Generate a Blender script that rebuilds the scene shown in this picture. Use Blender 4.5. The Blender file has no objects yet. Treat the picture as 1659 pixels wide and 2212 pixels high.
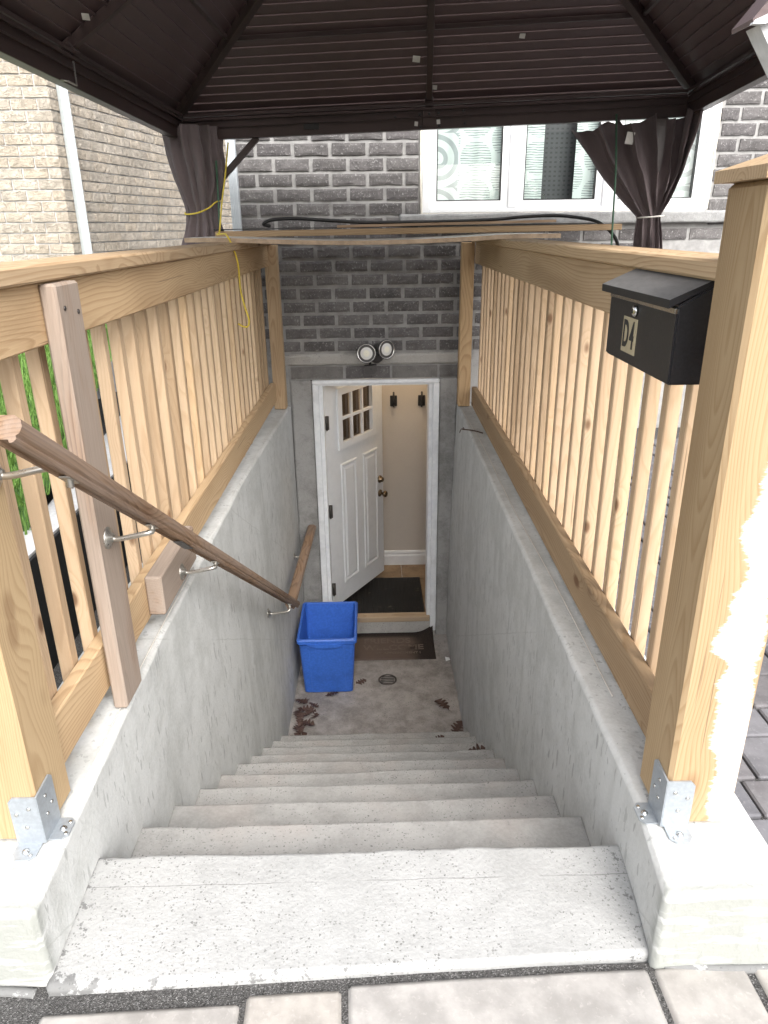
import bpy, bmesh, math, random
from mathutils import Vector, Matrix, noise
R = math.radians
sc = bpy.context.scene
COL = sc.collection
random.seed(7)

# ------------------------------------------------------------------ camera
H = 1.45
pitch, yaw, roll = R(21.67), R(0.92), R(0.73)
F = Vector((math.sin(yaw)*math.cos(pitch), math.cos(yaw)*math.cos(pitch), -math.sin(pitch)))
R0 = Vector((math.cos(yaw), -math.sin(yaw), 0)); U0 = R0.cross(F)
RT = R0*math.cos(roll) - U0*math.sin(roll); UP = U0*math.cos(roll) + R0*math.sin(roll)
cd = bpy.data.cameras.new('camera'); cam = bpy.data.objects.new('camera', cd); COL.objects.link(cam)
cam.matrix_world = Matrix(((RT.x, UP.x, -F.x, 0), (RT.y, UP.y, -F.y, 0), (RT.z, UP.z, -F.z, H), (0, 0, 0, 1)))
cd.sensor_fit = 'VERTICAL'; cd.sensor_height = 24; cd.lens = 24*1550/2212
cd.clip_start = 0.02; cd.clip_end = 500
sc.camera = cam
# ------------------------------------------------------------------ light
SUN_EL, SUN_AZ = R(43), R(163)          # azimuth clockwise from +Y: behind the viewer
w = bpy.data.worlds.new('World'); sc.world = w; w.use_nodes = True
wn = w.node_tree; wn.nodes.clear()
sky = wn.nodes.new('ShaderNodeTexSky'); sky.sky_type = 'NISHITA'; sky.sun_disc = False
sky.sun_elevation = SUN_EL; sky.sun_rotation = SUN_AZ; sky.air_density = 1.0; sky.dust_density = 4.0
hs = wn.nodes.new('ShaderNodeHueSaturation'); hs.inputs['Saturation'].default_value = 0.3
bg = wn.nodes.new('ShaderNodeBackground'); bg.inputs[1].default_value = 0.15
wo = wn.nodes.new('ShaderNodeOutputWorld')
wn.links.new(sky.outputs[0], hs.inputs['Color']); wn.links.new(hs.outputs[0], bg.inputs[0]); wn.links.new(bg.outputs[0], wo.inputs[0])
sl = bpy.data.lights.new('sun', 'SUN'); sl.energy = 0.75; sl.angle = R(40); sl.color = (1, .975, .94)
so = bpy.data.objects.new('sun', sl); COL.objects.link(so)
sd = Vector((math.sin(SUN_AZ)*math.cos(SUN_EL), math.cos(SUN_AZ)*math.cos(SUN_EL), math.sin(SUN_EL)))
so.rotation_euler = sd.to_track_quat('Z', 'Y').to_euler(); so.location = (0, -3, 8)
sc.view_settings.view_transform = 'Standard'; sc.view_settings.look = 'None'
sc.view_settings.exposure = 1.63; sc.view_settings.gamma = 1
sc.render.engine = 'CYCLES'
sc.cycles.max_bounces = 7; sc.cycles.diffuse_bounces = 4; sc.cycles.transparent_max_bounces = 8
sc.cycles.use_denoising = True; sc.cycles.use_adaptive_sampling = True; sc.cycles.adaptive_threshold = .02

# ------------------------------------------------------------------ node helpers
class G:
    def __init__(s, name):
        s.m = bpy.data.materials.new(name); s.m.use_nodes = True
        s.t = s.m.node_tree; s.t.nodes.clear()
    def n(s, typ, **kw):
        nd = s.t.nodes.new('ShaderNode'+typ)
        for k, v in kw.items():
            if k[0].islower() and hasattr(nd, k): setattr(nd, k, v)
            else: s.put(nd.inputs[int(k[1:])] if k[0] == 'i' and k[1:].isdigit() else nd.inputs[k.replace('_', ' ')], v)
        return nd
    def put(s, sock, v):
        if isinstance(v, bpy.types.Node): v = v.outputs[0]
        if isinstance(v, bpy.types.NodeSocket): s.t.links.new(v, sock)
        else:
            if isinstance(v, (tuple, list)) and sock.type == 'RGBA' and len(v) == 3: v = (*v, 1)
            sock.default_value = v
    def math(s, op, a, b=None, c=None):
        nd = s.t.nodes.new('ShaderNodeMath'); nd.operation = op
        s.put(nd.inputs[0], a)
        if b is not None: s.put(nd.inputs[1], b)
        if c is not None: s.put(nd.inputs[2], c)
        return nd.outputs[0]
    def mix(s, f, a, b, mode='MIX'):
        nd = s.t.nodes.new('ShaderNodeMix'); nd.data_type = 'RGBA'; nd.blend_type = mode
        s.put(nd.inputs[0], f); s.put(nd.inputs[6], a); s.put(nd.inputs[7], b)
        return nd.outputs[2]
    def ramp(s, f, pts, interp='LINEAR'):
        nd = s.t.nodes.new('ShaderNodeValToRGB'); cr = nd.color_ramp; cr.interpolation = interp
        while len(cr.elements) < len(pts): cr.elements.new(0.5)
        for e, (p, c) in zip(cr.elements, pts):
            e.position = p
            if isinstance(c, (int, float)): c = (c, c, c)
            e.color = (*c, 1)
        s.put(nd.inputs[0], f); return nd.outputs[0]
    def coord(s, scale=(1, 1, 1), rnd=0.0, which='Object'):
        tc = s.t.nodes.new('ShaderNodeTexCoord'); v = tc.outputs[which]
        if rnd:
            oi = s.t.nodes.new('ShaderNodeObjectInfo')
            sv = s.t.nodes.new('ShaderNodeVectorMath'); sv.operation = 'SCALE'
            sv.inputs[0].default_value = (1.0, 1.7, 2.3); s.put(sv.inputs['Scale'], s.math('MULTIPLY', oi.outputs['Random'], rnd))
            ad = s.t.nodes.new('ShaderNodeVectorMath'); ad.operation = 'ADD'
            s.put(ad.inputs[0], v); s.put(ad.inputs[1], sv.outputs[0]); v = ad.outputs[0]
        if scale != (1, 1, 1):
            mp = s.t.nodes.new('ShaderNodeMapping'); s.put(mp.inputs[0], v); mp.inputs['Scale'].default_value = scale; v = mp.outputs[0]
        return v
    def rnd(s):
        return s.t.nodes.new('ShaderNodeObjectInfo').outputs['Random']
    def noise(s, v, scale, detail=4, rough=.55, dist=0):
        return s.n('TexNoise', Vector=v, Scale=scale, Detail=detail, Roughness=rough, Distortion=dist).outputs[0]
    def vor(s, v, scale, feature='F1', out=0, rand=1.0):
        nd = s.t.nodes.new('ShaderNodeTexVoronoi'); nd.feature = feature
        s.put(nd.inputs['Vector'], v); nd.inputs['Scale'].default_value = scale; nd.inputs['Randomness'].default_value = rand
        return nd.outputs[out]
    def xyz(s, v):
        nd = s.t.nodes.new('ShaderNodeSeparateXYZ'); s.put(nd.inputs[0], v); return nd.outputs
    def vec(s, x, y, z):
        nd = s.t.nodes.new('ShaderNodeCombineXYZ'); s.put(nd.inputs[0], x); s.put(nd.inputs[1], y); s.put(nd.inputs[2], z); return nd.outputs[0]
    def sst(s, v, a, b):   # smoothstep a..b -> 0..1
        nd = s.t.nodes.new('ShaderNodeMapRange'); nd.interpolation_type = 'SMOOTHSTEP'
        s.put(nd.inputs[0], v); nd.inputs[1].default_value = a; nd.inputs[2].default_value = b; return nd.outputs[0]
    def bump(s, h, strength=.5, dist=.01, normal=None):
        nd = s.t.nodes.new('ShaderNodeBump'); nd.inputs['Strength'].default_value = strength; nd.inputs['Distance'].default_value = dist
        s.put(nd.inputs['Height'], h)
        if normal is not None: s.put(nd.inputs['Normal'], normal)
        return nd.outputs[0]
    def done(s, color, rough=.8, normal=None, metal=0.0, spec=.4, **kw):
        b = s.t.nodes.new('ShaderNodeBsdfPrincipled')
        s.put(b.inputs['Base Color'], color); s.put(b.inputs['Roughness'], rough); s.put(b.inputs['Metallic'], metal)
        s.put(b.inputs['Specular IOR Level'], spec)
        if normal is not None: s.put(b.inputs['Normal'], normal)
        for k, v in kw.items(): s.put(b.inputs[k.replace('_', ' ')], v)
        o = s.t.nodes.new('ShaderNodeOutputMaterial'); s.t.links.new(b.outputs[0], o.inputs[0]); return s.m

# ------------------------------------------------------------------ materials
M = {}
def wood(name, axis, light, dark, weather=0.0, wcol=(.30, .25, .21), ringf=95, knots=1.0, paint=None, ring_amt=.62, ks=(5.0, 2.6), checks=.55):
    g = G(name)
    x, y, z = g.xyz(g.coord(rnd=7.0))
    L, a, b = {'x': (x, y, z), 'y': (y, x, z), 'z': (z, x, y)}[axis]
    rd = g.rnd()
    low = g.vec(g.math('MULTIPLY', a, 3), g.math('MULTIPLY', b, 3), g.math('MULTIPLY', L, .9))
    nc = g.xyz(g.n('TexNoise', Vector=low, Scale=1.3, Detail=1.0).outputs['Color']); n1, n2 = nc[0], nc[1]
    # knots
    kv = g.vec(g.math('MULTIPLY', a, ks[0]), g.math('MULTIPLY', b, ks[0]), g.math('MULTIPLY', L, ks[1]))
    kd = g.vor(kv, 1.0)
    kn = g.math('MULTIPLY', g.sst(kd, .42, .0), knots)
    # local (un-randomised) cross position plus pith offset
    lx, ly, lz = g.xyz(g.coord())
    la, lb = {'x': (ly, lz), 'y': (lx, lz), 'z': (lx, ly)}[axis]
    pa = g.math('ADD', la, g.math('MULTIPLY_ADD', n1, .16, g.math('MULTIPLY_ADD', rd, .10, -.12)))
    pb = g.math('ADD', lb, g.math('MULTIPLY_ADD', n2, .16, g.math('MULTIPLY_ADD', g.math('FRACT', g.math('MULTIPLY', rd, 17.3)), .12, -.06)))
    r = g.math('SQRT', g.math('ADD', g.math('MULTIPLY', pa, pa), g.math('MULTIPLY', pb, pb)))
    r = g.math('ADD', r, g.math('MULTIPLY', kn, .035))
    fibv = g.vec(g.math('MULTIPLY', a, 260), g.math('MULTIPLY', b, 260), g.math('MULTIPLY', L, 7))
    fib = g.noise(fibv, 1.0, 2, .6)
    ph = g.math('FRACT', g.math('ADD', g.math('MULTIPLY', r, ringf), g.math('MULTIPLY', fib, .25)))
    ring = g.ramp(ph, [(0, 0.0), (.55, .25), (.86, 1.0), (.97, .55), (1, 0.0)])
    broad = g.noise(g.vec(g.math('MULTIPLY', a, 9), g.math('MULTIPLY', b, 9), g.math('MULTIPLY', L, .7)), 1.2, 1)
    f = g.math('ADD', g.math('MULTIPLY', ring, ring_amt), g.math('MULTIPLY', g.sst(broad, .3, .75), .28))
    f = g.math('ADD', f, g.math('MULTIPLY', g.math('SUBTRACT', fib, .5), .5))
    col = g.mix(g.math('MINIMUM', g.math('MAXIMUM', f, 0), 1), light, dark)
    vary = g.ramp(g.math('FRACT', g.math('MULTIPLY', rd, 7.7)), [(0, (.70, .66, .61)), (.35, (.92, .89, .86)), (.7, (1.02, 1.0, .98)), (1, (1.10, 1.03, .92))])
    col = g.mix(1.0, col, vary, 'MULTIPLY')
    kdark = g.math('MULTIPLY', g.sst(kd, .14, .05), knots)
    col = g.mix(g.math('MULTIPLY', kdark, .8), col, (.13, .055, .022))
    if checks:
        ck = g.noise(g.vec(g.math('MULTIPLY', a, 75), g.math('MULTIPLY', b, 75), g.math('MULTIPLY', L, 1.1)), 1.0, 2, .5)
        ckm = g.math('MULTIPLY', g.sst(ck, .69, .73), checks)
        col = g.mix(ckm, col, (.09, .05, .028))
        dst = nc[2]
        col = g.mix(g.math('MULTIPLY', g.sst(dst, .54, .72), .45), col, g.mix(1.0, col, (.60, .56, .52), 'MULTIPLY'))
    if weather:
        wn_ = g.noise(g.vec(g.math('MULTIPLY', a, 12), g.math('MULTIPLY', b, 12), g.math('MULTIPLY', L, 1.6)), 1.5, 4)
        wf = g.math('MULTIPLY', g.sst(wn_, .62-.5*weather, .80-.4*weather), min(1, weather*1.2))
        col = g.mix(wf, col, g.mix(fib, wcol, tuple(c*1.7 for c in wcol)))
    rough = .72
    if paint is not None: col = paint(g, col, lx, ly, lz)
    return g.done(col, rough, g.bump(fib, .35, .0015), spec=.25)
PL, PD = (.53, .40, .26), (.345, .23, .13)
for ax in 'xyz':
    M['wood_'+ax] = wood('pine_'+ax, ax, PL, PD)
    M['woodw_'+ax] = wood('weathered_pine_'+ax, ax, (.34, .25, .19), (.17, .12, .09), .7, (.245, .20, .165), 110, .5, ring_amt=.8)
M['picket'] = wood('picket_pine', 'z', (.60, .455, .31), (.44, .305, .185), 0, ringf=80, ring_amt=.42, ks=(9.0, 4.2))
M['wood_rail'] = wood('rail_wood', 'y', (.33, .225, .15), (.14, .083, .052), .45, (.19, .15, .125), 120, .4)
M['wood_sill'] = wood('sill_wood', 'x', (.46, .36, .25), (.32, .235, .15), .2, ringf=110, knots=.2)
M['cedar'] = wood('post_pine', 'z', (.44, .33, .20), (.29, .19, .098), 0, ringf=150, knots=.5, ring_amt=.5)
def post_paint(g, col, lx, ly, lz):
    # lz: local height above mid post, lx across the front face
    fcL = g.t.nodes.new('ShaderNodeFloatCurve'); fcR = g.t.nodes.new('ShaderNodeFloatCurve')
    zz = g.math('DIVIDE', g.math('ADD', lz, .66), 1.32)
    def setc(fc, pts):
        c = fc.mapping.curves[0]
        c.points[0].location = pts[0]; c.points[1].location = pts[-1]
        for p in pts[1:-1]: c.points.new(*p)
        fc.mapping.update(); g.put(fc.inputs['Value'], zz)
    setc(fcL, [(0, .72), (.08, .52), (.12, .58), (.177, .40), (.23, .42), (.283, .36), (.317, .44), (.351, .20), (.391, .30), (.438, .36), (.483, .46), (.535, .30), (.577, .40), (.645, .46), (.71, .50), (.76, .75), (.82, 1.0), (1, 1.0)])
    setc(fcR, [(0, 1.0), (.128, .96), (.22, .89), (.307, .80), (.39, .80), (.468, .78), (.541, .82), (.6, .95), (.7, 1.0), (1, 1.0)])
    u = g.math('DIVIDE', g.math('ADD', lx, .077), .154)
    nz = g.math('MULTIPLY', g.math('SUBTRACT', g.noise(g.vec(g.math('MULTIPLY', lx, 10), 0, g.math('MULTIPLY', lz, 55)), 1.0, 5, .78), .5), .42)
    un = g.math('ADD', g.math('SUBTRACT', u, .07), nz)
    mk = g.math('MULTIPLY', g.sst(g.math('SUBTRACT', un, fcL.outputs[0]), -.02, .05), g.sst(g.math('SUBTRACT', un, fcR.outputs[0]), .07, .0))
    mk = g.math('MULTIPLY', mk, g.math('LESS_THAN', ly, -.07))
    thin = g.noise(g.vec(g.math('MULTIPLY', lx, 90), 0, g.math('MULTIPLY', lz, 6)), 1.0, 4, .6)
    mk = g.math('MULTIPLY', mk, g.math('MULTIPLY_ADD', g.sst(thin, .36, .55), .42, .58))
    return g.mix(mk, col, (.60, .60, .59))
M['post_paint'] = wood('post_pine_painted', 'z', (.44, .33, .20), (.29, .19, .098), 0, ringf=150, knots=.5, ring_amt=.5, paint=post_paint)

def concrete(name, base=(.47, .47, .45), dark=(.27, .275, .26), pits=1.0, pit_scale=60, aniso=(1, 1, 1), bstr=.5, stain=.5, pink=0.0, line=False, crack=0.0):
    g = G(name)
    v = g.coord(rnd=0)
    n1 = g.noise(v, 2.3, 4, .6); n2 = g.noise(v, 11, 4, .65); n3 = g.noise(v, 90, 2, .6)
    f = g.math('ADD', g.math('MULTIPLY', n1, .55), g.math('MULTIPLY', n2, .45))
    col = g.mix(g.math('MULTIPLY', g.sst(f, .60, .36), stain), base, dark)
    col = g.mix(g.math('MULTIPLY', g.sst(n3, .35, .7), .22), col, tuple(min(1, c*1.25) for c in base))
    if pink: col = g.mix(g.math('MULTIPLY', g.sst(g.noise(v, 3.1, 3), .45, .62), pink), col, (.46, .36, .31))
    mv = g.coord(scale=aniso)
    wn_ = g.n('TexNoise', Vector=mv, Scale=pit_scale*1.7, Detail=1.0, Roughness=.6).outputs['Color']
    ws = g.t.nodes.new('ShaderNodeVectorMath'); ws.operation = 'MULTIPLY_ADD'
    g.put(ws.inputs[0], wn_); ws.inputs[1].default_value = (1.1/pit_scale,)*3; g.put(ws.inputs[2], mv); warp = ws.outputs[0]
    vn = g.t.nodes.new('ShaderNodeTexVoronoi'); g.put(vn.inputs['Vector'], warp); vn.inputs['Scale'].default_value = pit_scale
    d1, c1 = vn.outputs[0], vn.outputs[1]
    sel = g.math('GREATER_THAN', g.xyz(c1)[0], .18)
    size = g.math('MULTIPLY_ADD', g.math('POWER', g.xyz(c1)[1], 2.5), .34, .10)
    dens = g.sst(n1, .38, .52)
    pit = g.math('MULTIPLY', g.math('MULTIPLY', g.math('LESS_THAN', d1, size), sel), g.math('MULTIPLY', dens, pits))
    pc = g.mix(g.xyz(c1)[2], (.07, .07, .068), (.24, .24, .23))
    col = g.mix(g.math('MULTIPLY', pit, .85), col, pc)
    h = g.math('ADD', g.math('MULTIPLY', n2, .5), g.math('MULTIPLY', n3, .35))
    if crack:
        px_, py_, pz_ = g.xyz(v)
        dg = g.math('FRACT', g.math('ADD', g.math('MULTIPLY', g.math('ADD', pz_, g.math('MULTIPLY', py_, .62)), 1.35), g.math('MULTIPLY', n2, .03)))
        col = g.mix(g.math('MULTIPLY', g.math('MULTIPLY', g.sst(dg, .012, .002), g.sst(n1, .42, .56)), .55), col, dark)
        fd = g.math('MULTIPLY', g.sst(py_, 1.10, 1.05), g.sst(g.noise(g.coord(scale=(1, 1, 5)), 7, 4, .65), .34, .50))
        col = g.mix(g.math('MULTIPLY', fd, .85), col, (.27, .28, .255))   # grimy form-board streaks, plus painted shade darkening the wall ends
        dr_ = g.noise(g.coord(scale=(7, 7, .45)), 1.0, 3, .6)
        col = g.mix(g.math('MULTIPLY', g.sst(dr_, .50, .70), .45), col, dark)
        cv = g.t.nodes.new('ShaderNodeVectorMath'); cv.operation = 'MULTIPLY_ADD'
        g.put(cv.inputs[0], g.n('TexNoise', Vector=v, Scale=5.0, Detail=3.0).outputs['Color']); cv.inputs[1].default_value = (.10, .10, .10); g.put(cv.inputs[2], g.coord(scale=(1, 1.0, .55)))
        ce = g.vor(cv.outputs[0], 1.7, 'DISTANCE_TO_EDGE')
        cm = g.math('MULTIPLY', g.sst(ce, .006, .001), g.math('MULTIPLY', g.sst(n1, .42, .55), crack))
        col = g.mix(g.math('MULTIPLY', cm, .55), col, dark); pass
    if line:
        lx, ly, lz = g.xyz(v)
        ln = g.math('ABSOLUTE', g.math('ADD', g.math('SUBTRACT', ly, 1.268), g.math('MULTIPLY', g.math('SUBTRACT', n2, .5), .012)))
        lm = g.math('MULTIPLY', g.sst(ln, .0016, .0004), g.sst(n1, .40, .50))
        col = g.mix(g.math('MULTIPLY', lm, .6), col, (.12, .12, .115))
        # gritty dirt worked into the front corners and edge
        ax_ = g.math('ABSOLUTE', g.math('ADD', lx, .05))
        ed = g.math('ADD', g.sst(ax_, .50, .66), g.sst(ly, 1.085, 1.03))
        dm_ = g.sst(g.math('ADD', g.math('MULTIPLY', ed, .20), g.noise(v, 34, 4, .7)), .74, .80)
        col = g.mix(g.math('MULTIPLY', dm_, .75), col, (.12, .12, .118))
    return g.done(col, .88, g.bump(h, bstr, .012), spec=.25)
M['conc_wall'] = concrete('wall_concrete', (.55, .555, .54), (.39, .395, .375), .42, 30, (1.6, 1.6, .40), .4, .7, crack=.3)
M['conc_step'] = concrete('step_concrete', (.34, .335, .322), (.22, .215, .205), .95, 140, (1, 1, 1), .5, .7, .12)
M['conc_land'] = concrete('landing_concrete', (.36, .362, .356), (.26, .262, .255), .95, 150, (1, 1, 1), .4, .6, line=True)
M['conc_dark'] = concrete('floor_concrete', (.35, .322, .30), (.17, .155, .144), .8, 110, (1, 1, 1), .6, .9)
M['stucco'] = concrete('parging', (.34, .335, .325), (.19, .186, .178), .3, 120, (1, 1, 1), .9, .9)
M['stucco_l'] = concrete('pale_parging', (.42, .405, .38), (.28, .268, .25), .4, 90, (1, 1, 1), .8, .9)
def stone(name, cols, speck=None, spk=.0, bstr=1.0, bdist=.02, scl=1.0, wav=False):
    g = G(name); v = g.coord(rnd=9.0); rd = g.rnd()
    base = g.ramp(rd, [(i/max(1, len(cols)-1), c) for i, c in enumerate(cols)])
    n1 = g.noise(v, 14*scl, 4, .6); n2 = g.noise(v, 75*scl, 4, .65, .4)
    col = g.mix(g.sst(n1, .3, .7), base, g.mix(1, base, (.72, .72, .72), 'MULTIPLY'))
    wpos = g.n('NewGeometry').outputs['Position']
    col = g.mix(g.math('MULTIPLY', g.sst(g.noise(wpos, 2.2, 3, .6), .42, .66), .4), col, g.mix(1, col, (.66, .65, .64), 'MULTIPLY'))
    if speck: col = g.mix(g.math('MULTIPLY', g.sst(n2, .56, .68), spk), col, speck)
    h = g.math('ADD', g.math('MULTIPLY', n1, .6), g.math('MULTIPLY', n2, .5))
    if wav:
        w1 = g.noise(g.coord(scale=(1, 1, 2.0), rnd=9), 34, 3, .6, 1.2)
        cr = g.math('ABSOLUTE', g.math('SUBTRACT', w1, .5))
        gro = g.sst(cr, .035, .0)
        col = g.mix(g.math('MULTIPLY', gro, .5), col, wav); h = g.math('SUBTRACT', g.math('ADD', w1, g.math('MULTIPLY', n2, .2)), g.math('MULTIPLY', gro, .5))
    return g.done(col, .9, g.bump(h, bstr, bdist), spec=.2)
M['brick_dark'] = stone('charcoal_brick', [(.125, .117, .116), (.175, .166, .163), (.14, .131, .132), (.20, .19, .186)], (.38, .375, .365), .7, .8, .012)
M['brick_lintel'] = stone('grey_lintel_brick', [(.22, .21, .20), (.16, .155, .15), (.25, .24, .23)], (.36, .35, .34), .4, .6, .01)
M['brick_beige'] = stone('beige_rockface_brick', [(.58, .50, .40), (.63, .55, .45), (.57, .51, .43), (.65, .58, .49)], None, 0, .8, .014, 1, (.30, .24, .18))
M['mortar'] = stone('grey_mortar', [(.22, .212, .20)], (.32, .31, .295), .3, .5, .006)
M['mortar_b'] = stone('pale_mortar', [(.50, .49, .47)], None, 0, .4, .006)
M['sillstone'] = stone('grey_sill_stone', [(.27, .27, .265)], (.40, .40, .40), .4, .8, .012)
M['paver_cream'] = stone('cream_paver', [(.37, .345, .315), (.395, .37, .34), (.355, .35, .345)], (.46, .435, .41), .3, .35, .004)
M['paver_grey'] = stone('blue_grey_paver', [(.165, .165, .18), (.21, .205, .215), (.185, .175, .18)], (.30, .30, .31), .3, .45, .005)
def gravel():
    g = G('polymeric_sand'); v = g.coord()
    vn = g.t.nodes.new('ShaderNodeTexVoronoi'); g.put(vn.inputs['Vector'], v); vn.inputs['Scale'].default_value = 420; d, c = vn.outputs[0], vn.outputs[1]
    col = g.ramp(g.xyz(c)[0], [(0, (.045, .044, .042)), (.5, (.085, .082, .08)), (.85, (.125, .122, .118)), (1, (.26, .255, .25))])
    return g.done(col, .95, g.bump(d, .8, .004), spec=.2)
M['gravel'] = gravel()
def plain(name, col, rough=.5, metal=0.0, nscale=40, namt=.12, bstr=.1, spec=.45, **kw):
    g = G(name); v = g.coord(rnd=3); n = g.noise(v, nscale, 4)
    c = g.mix(g.math('MULTIPLY', g.sst(n, .35, .7), namt), col, tuple(min(1, x*1.6+.01) for x in col))
    c = g.mix(g.math('MULTIPLY', g.sst(g.noise(v, 6, 3), .5, .7), namt), c, tuple(x*.6 for x in col))
    r = g.math('MULTIPLY_ADD', n, .2, rough-.1)
    return g.done(c, r, g.bump(n, bstr, .003), metal=metal, spec=spec, **kw)
M['galv'] = plain('galvanised_steel', (.36, .39, .42), .45, .5, 120, .25)
M['steel'] = plain('brushed_nickel', (.48, .46, .42), .3, .9, 200, .1)
M['brown_metal'] = plain('brown_powder_coat', (.050, .033, .031), .36, 0, 300, .25, .12)
M['brown_panel'] = plain('brown_roof_sheet', (.092, .061, .060), .38, 0, 200, .2, .1)
M['black_metal'] = plain('black_mailbox_enamel', (.016, .016, .018), .38, 0, 160, .3, .06)
M['dusty_lid'] = None
def dusty():
    g = G('dusty_black_lid'); nz = g.xyz(g.n('NewGeometry').outputs['Normal'])[2]
    st = g.noise(g.coord(scale=(3, 1, 1)), 26, 5, .7)
    f = g.math('MULTIPLY', g.sst(nz, .55, .85), g.math('MULTIPLY_ADD', st, .7, .35))
    return g.done(g.mix(f, (.016, .016, .018), (.19, .185, .18)), .5, g.bump(st, .1, .002))
M['dusty_lid'] = dusty()
M['black_plastic'] = plain('black_plastic', (.018, .017, .017), .4, 0, 90, .3, .05)
M['grey_dark'] = plain('dark_bronze_plastic', (.055, .05, .048), .45, 0, 90, .3, .05)
M['bronze'] = plain('aged_bronze', (.20, .14, .085), .25, .9, 90, .2, .02)
M['hinge'] = plain('dark_hinge', (.10, .09, .085), .4, .8, 120, .3)
M['white_paint'] = plain('white_door_paint', (.78, .80, .82), .42, 0, 22, .12, .04)
M['white_trim'] = plain('scuffed_white_trim', (.76, .78, .80), .5, 0, 30, .3, .08)
M['pvc'] = plain('white_vinyl', (.80, .81, .82), .35, 0, 20, .05, .02)
M['caulk'] = plain('cream_caulk', (.66, .62, .54), .7, 0, 40, .2, .3)
M['aluminium_white'] = plain('white_aluminium', (.60, .64, .67), .4, 0, 30, .08, .02)
M['aluminium_grey'] = plain('grey_aluminium', (.50, .54, .55), .4, 0, 30, .08, .02)
M['lead'] = plain('silver_lock', (.62, .62, .60), .22, 1.0, 60, .05)
M['wall_in'] = plain('beige_wall_paint', (.56, .515, .46), .7, 0, 90, .06, .06)
M['ceiling_in'] = plain('white_ceiling_paint', (.7, .68, .65), .8, 0, 90, .06, .06)
M['tile'] = stone('brown_floor_tile', [(.33, .235, .15), (.38, .28, .19)], (.20, .13, .075), .6, .1, .002, .6)
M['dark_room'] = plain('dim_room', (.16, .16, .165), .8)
M['blue_pla'] = plain('blue_recycling_plastic', (.035, .125, .50), .45, 0, 60, .3, .05)
M['rope_y'] = plain('yellow_rope', (.62, .47, .055), .7, 0, 300, .3, .3)
M['rope_w'] = plain('white_cord', (.6, .57, .52), .7, 0, 300, .3, .3)
M['green_rod'] = plain('green_rod', (.05, .12, .07), .45, 0, 80, .2)
M['label_w'] = plain('white_label', (.62, .60, .56), .6, 0, 60, .1)
M['ink'] = plain('black_print', (.02, .02, .02), .6)
M['gold'] = plain('gold_label', (.46, .40, .27), .45, .2, 60, .2)
M['melamine'] = plain('white_melamine', (.66, .63, .58), .45, 0, 30, .15)
M['particle'] = stone('particle_board_edge', [(.38, .24, .12)], (.52, .36, .20), .7, .6, .004, 2)
M['panelwood'] = wood('thin_panel_wood', 'x', (.40, .29, .20), (.27, .18, .115), 0, ringf=60, knots=.1)
M['leaf'] = plain('dead_oak_leaf', (.060, .032, .024), .7, 0, 60, .5, .4)
M['leaf2'] = plain('pale_dead_leaf', (.10, .058, .042), .7, 0, 60, .5, .4)
M['paper'] = plain('litter_paper', (.7, .7, .68), .7)
M['trench_black'] = plain('matte_black', (.012, .012, .012), .8)
M['kerb'] = plain('pale_kerb_stone', (.55, .55, .55), .8, 0, 60, .3, .4)
def fabric():
    g = G('charcoal_brown_polyester'); v = g.coord()
    n = g.noise(v, 5, 4); wv = g.noise(g.coord(scale=(1, 1, .5)), 700, 2)
    col = g.mix(n, (.098, .076, .078), (.145, .113, .113))
    col = g.mix(g.math('MULTIPLY', wv, .35), col, (.19, .16, .16))
    cre = g.noise(g.coord(scale=(1, 1, .45)), 26, 4, .6, .8)
    return g.done(col, .85, g.bump(wv, .15, .002, g.bump(cre, .55, .012)), spec=.2, Sheen_Weight=.15)
M['fabric'] = fabric()
def lens():
    g = G('frosted_lamp_lens'); v = g.xyz(g.coord()); 
    r = g.math('SQRT', g.math('ADD', g.math('MULTIPLY', v[0], v[0]), g.math('MULTIPLY', v[1], v[1])))
    rings = g.math('SINE', g.math('MULTIPLY', r, 700))
    col = g.mix(g.sst(r, .03, .016), (.72, .71, .68), (.85, .82, .70))
    return g.done(col, .2, g.bump(rings, .2, .002), spec=.5)
M['lens'] = lens()
def glass(name, tint=(1, 1, 1), refl=1.0):
    g = G(name)
    fc = g.n('LayerWeight', Blend=.5).outputs['Facing']
    f = g.math('MINIMUM', g.math('MULTIPLY_ADD', g.math('POWER', fc, 4.0), .9, .055*refl), 1.0)
    tr = g.n('BsdfTransparent', Color=(*tint, 1)); gl = g.n('BsdfGlossy', Roughness=.01, Color=(1, 1, 1, 1))
    mx = g.t.nodes.new('ShaderNodeMixShader'); g.put(mx.inputs[0], f); g.put(mx.inputs[1], tr.outputs[0]); g.put(mx.inputs[2], gl.outputs[0])
    o = g.t.nodes.new('ShaderNodeOutputMaterial'); g.t.links.new(mx.outputs[0], o.inputs[0]); return g.m
M['glass'] = glass('window_glass', (.93, .98, .96), 1.4); M['glass_d'] = glass('door_glass', (.22, .19, .165))
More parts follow.
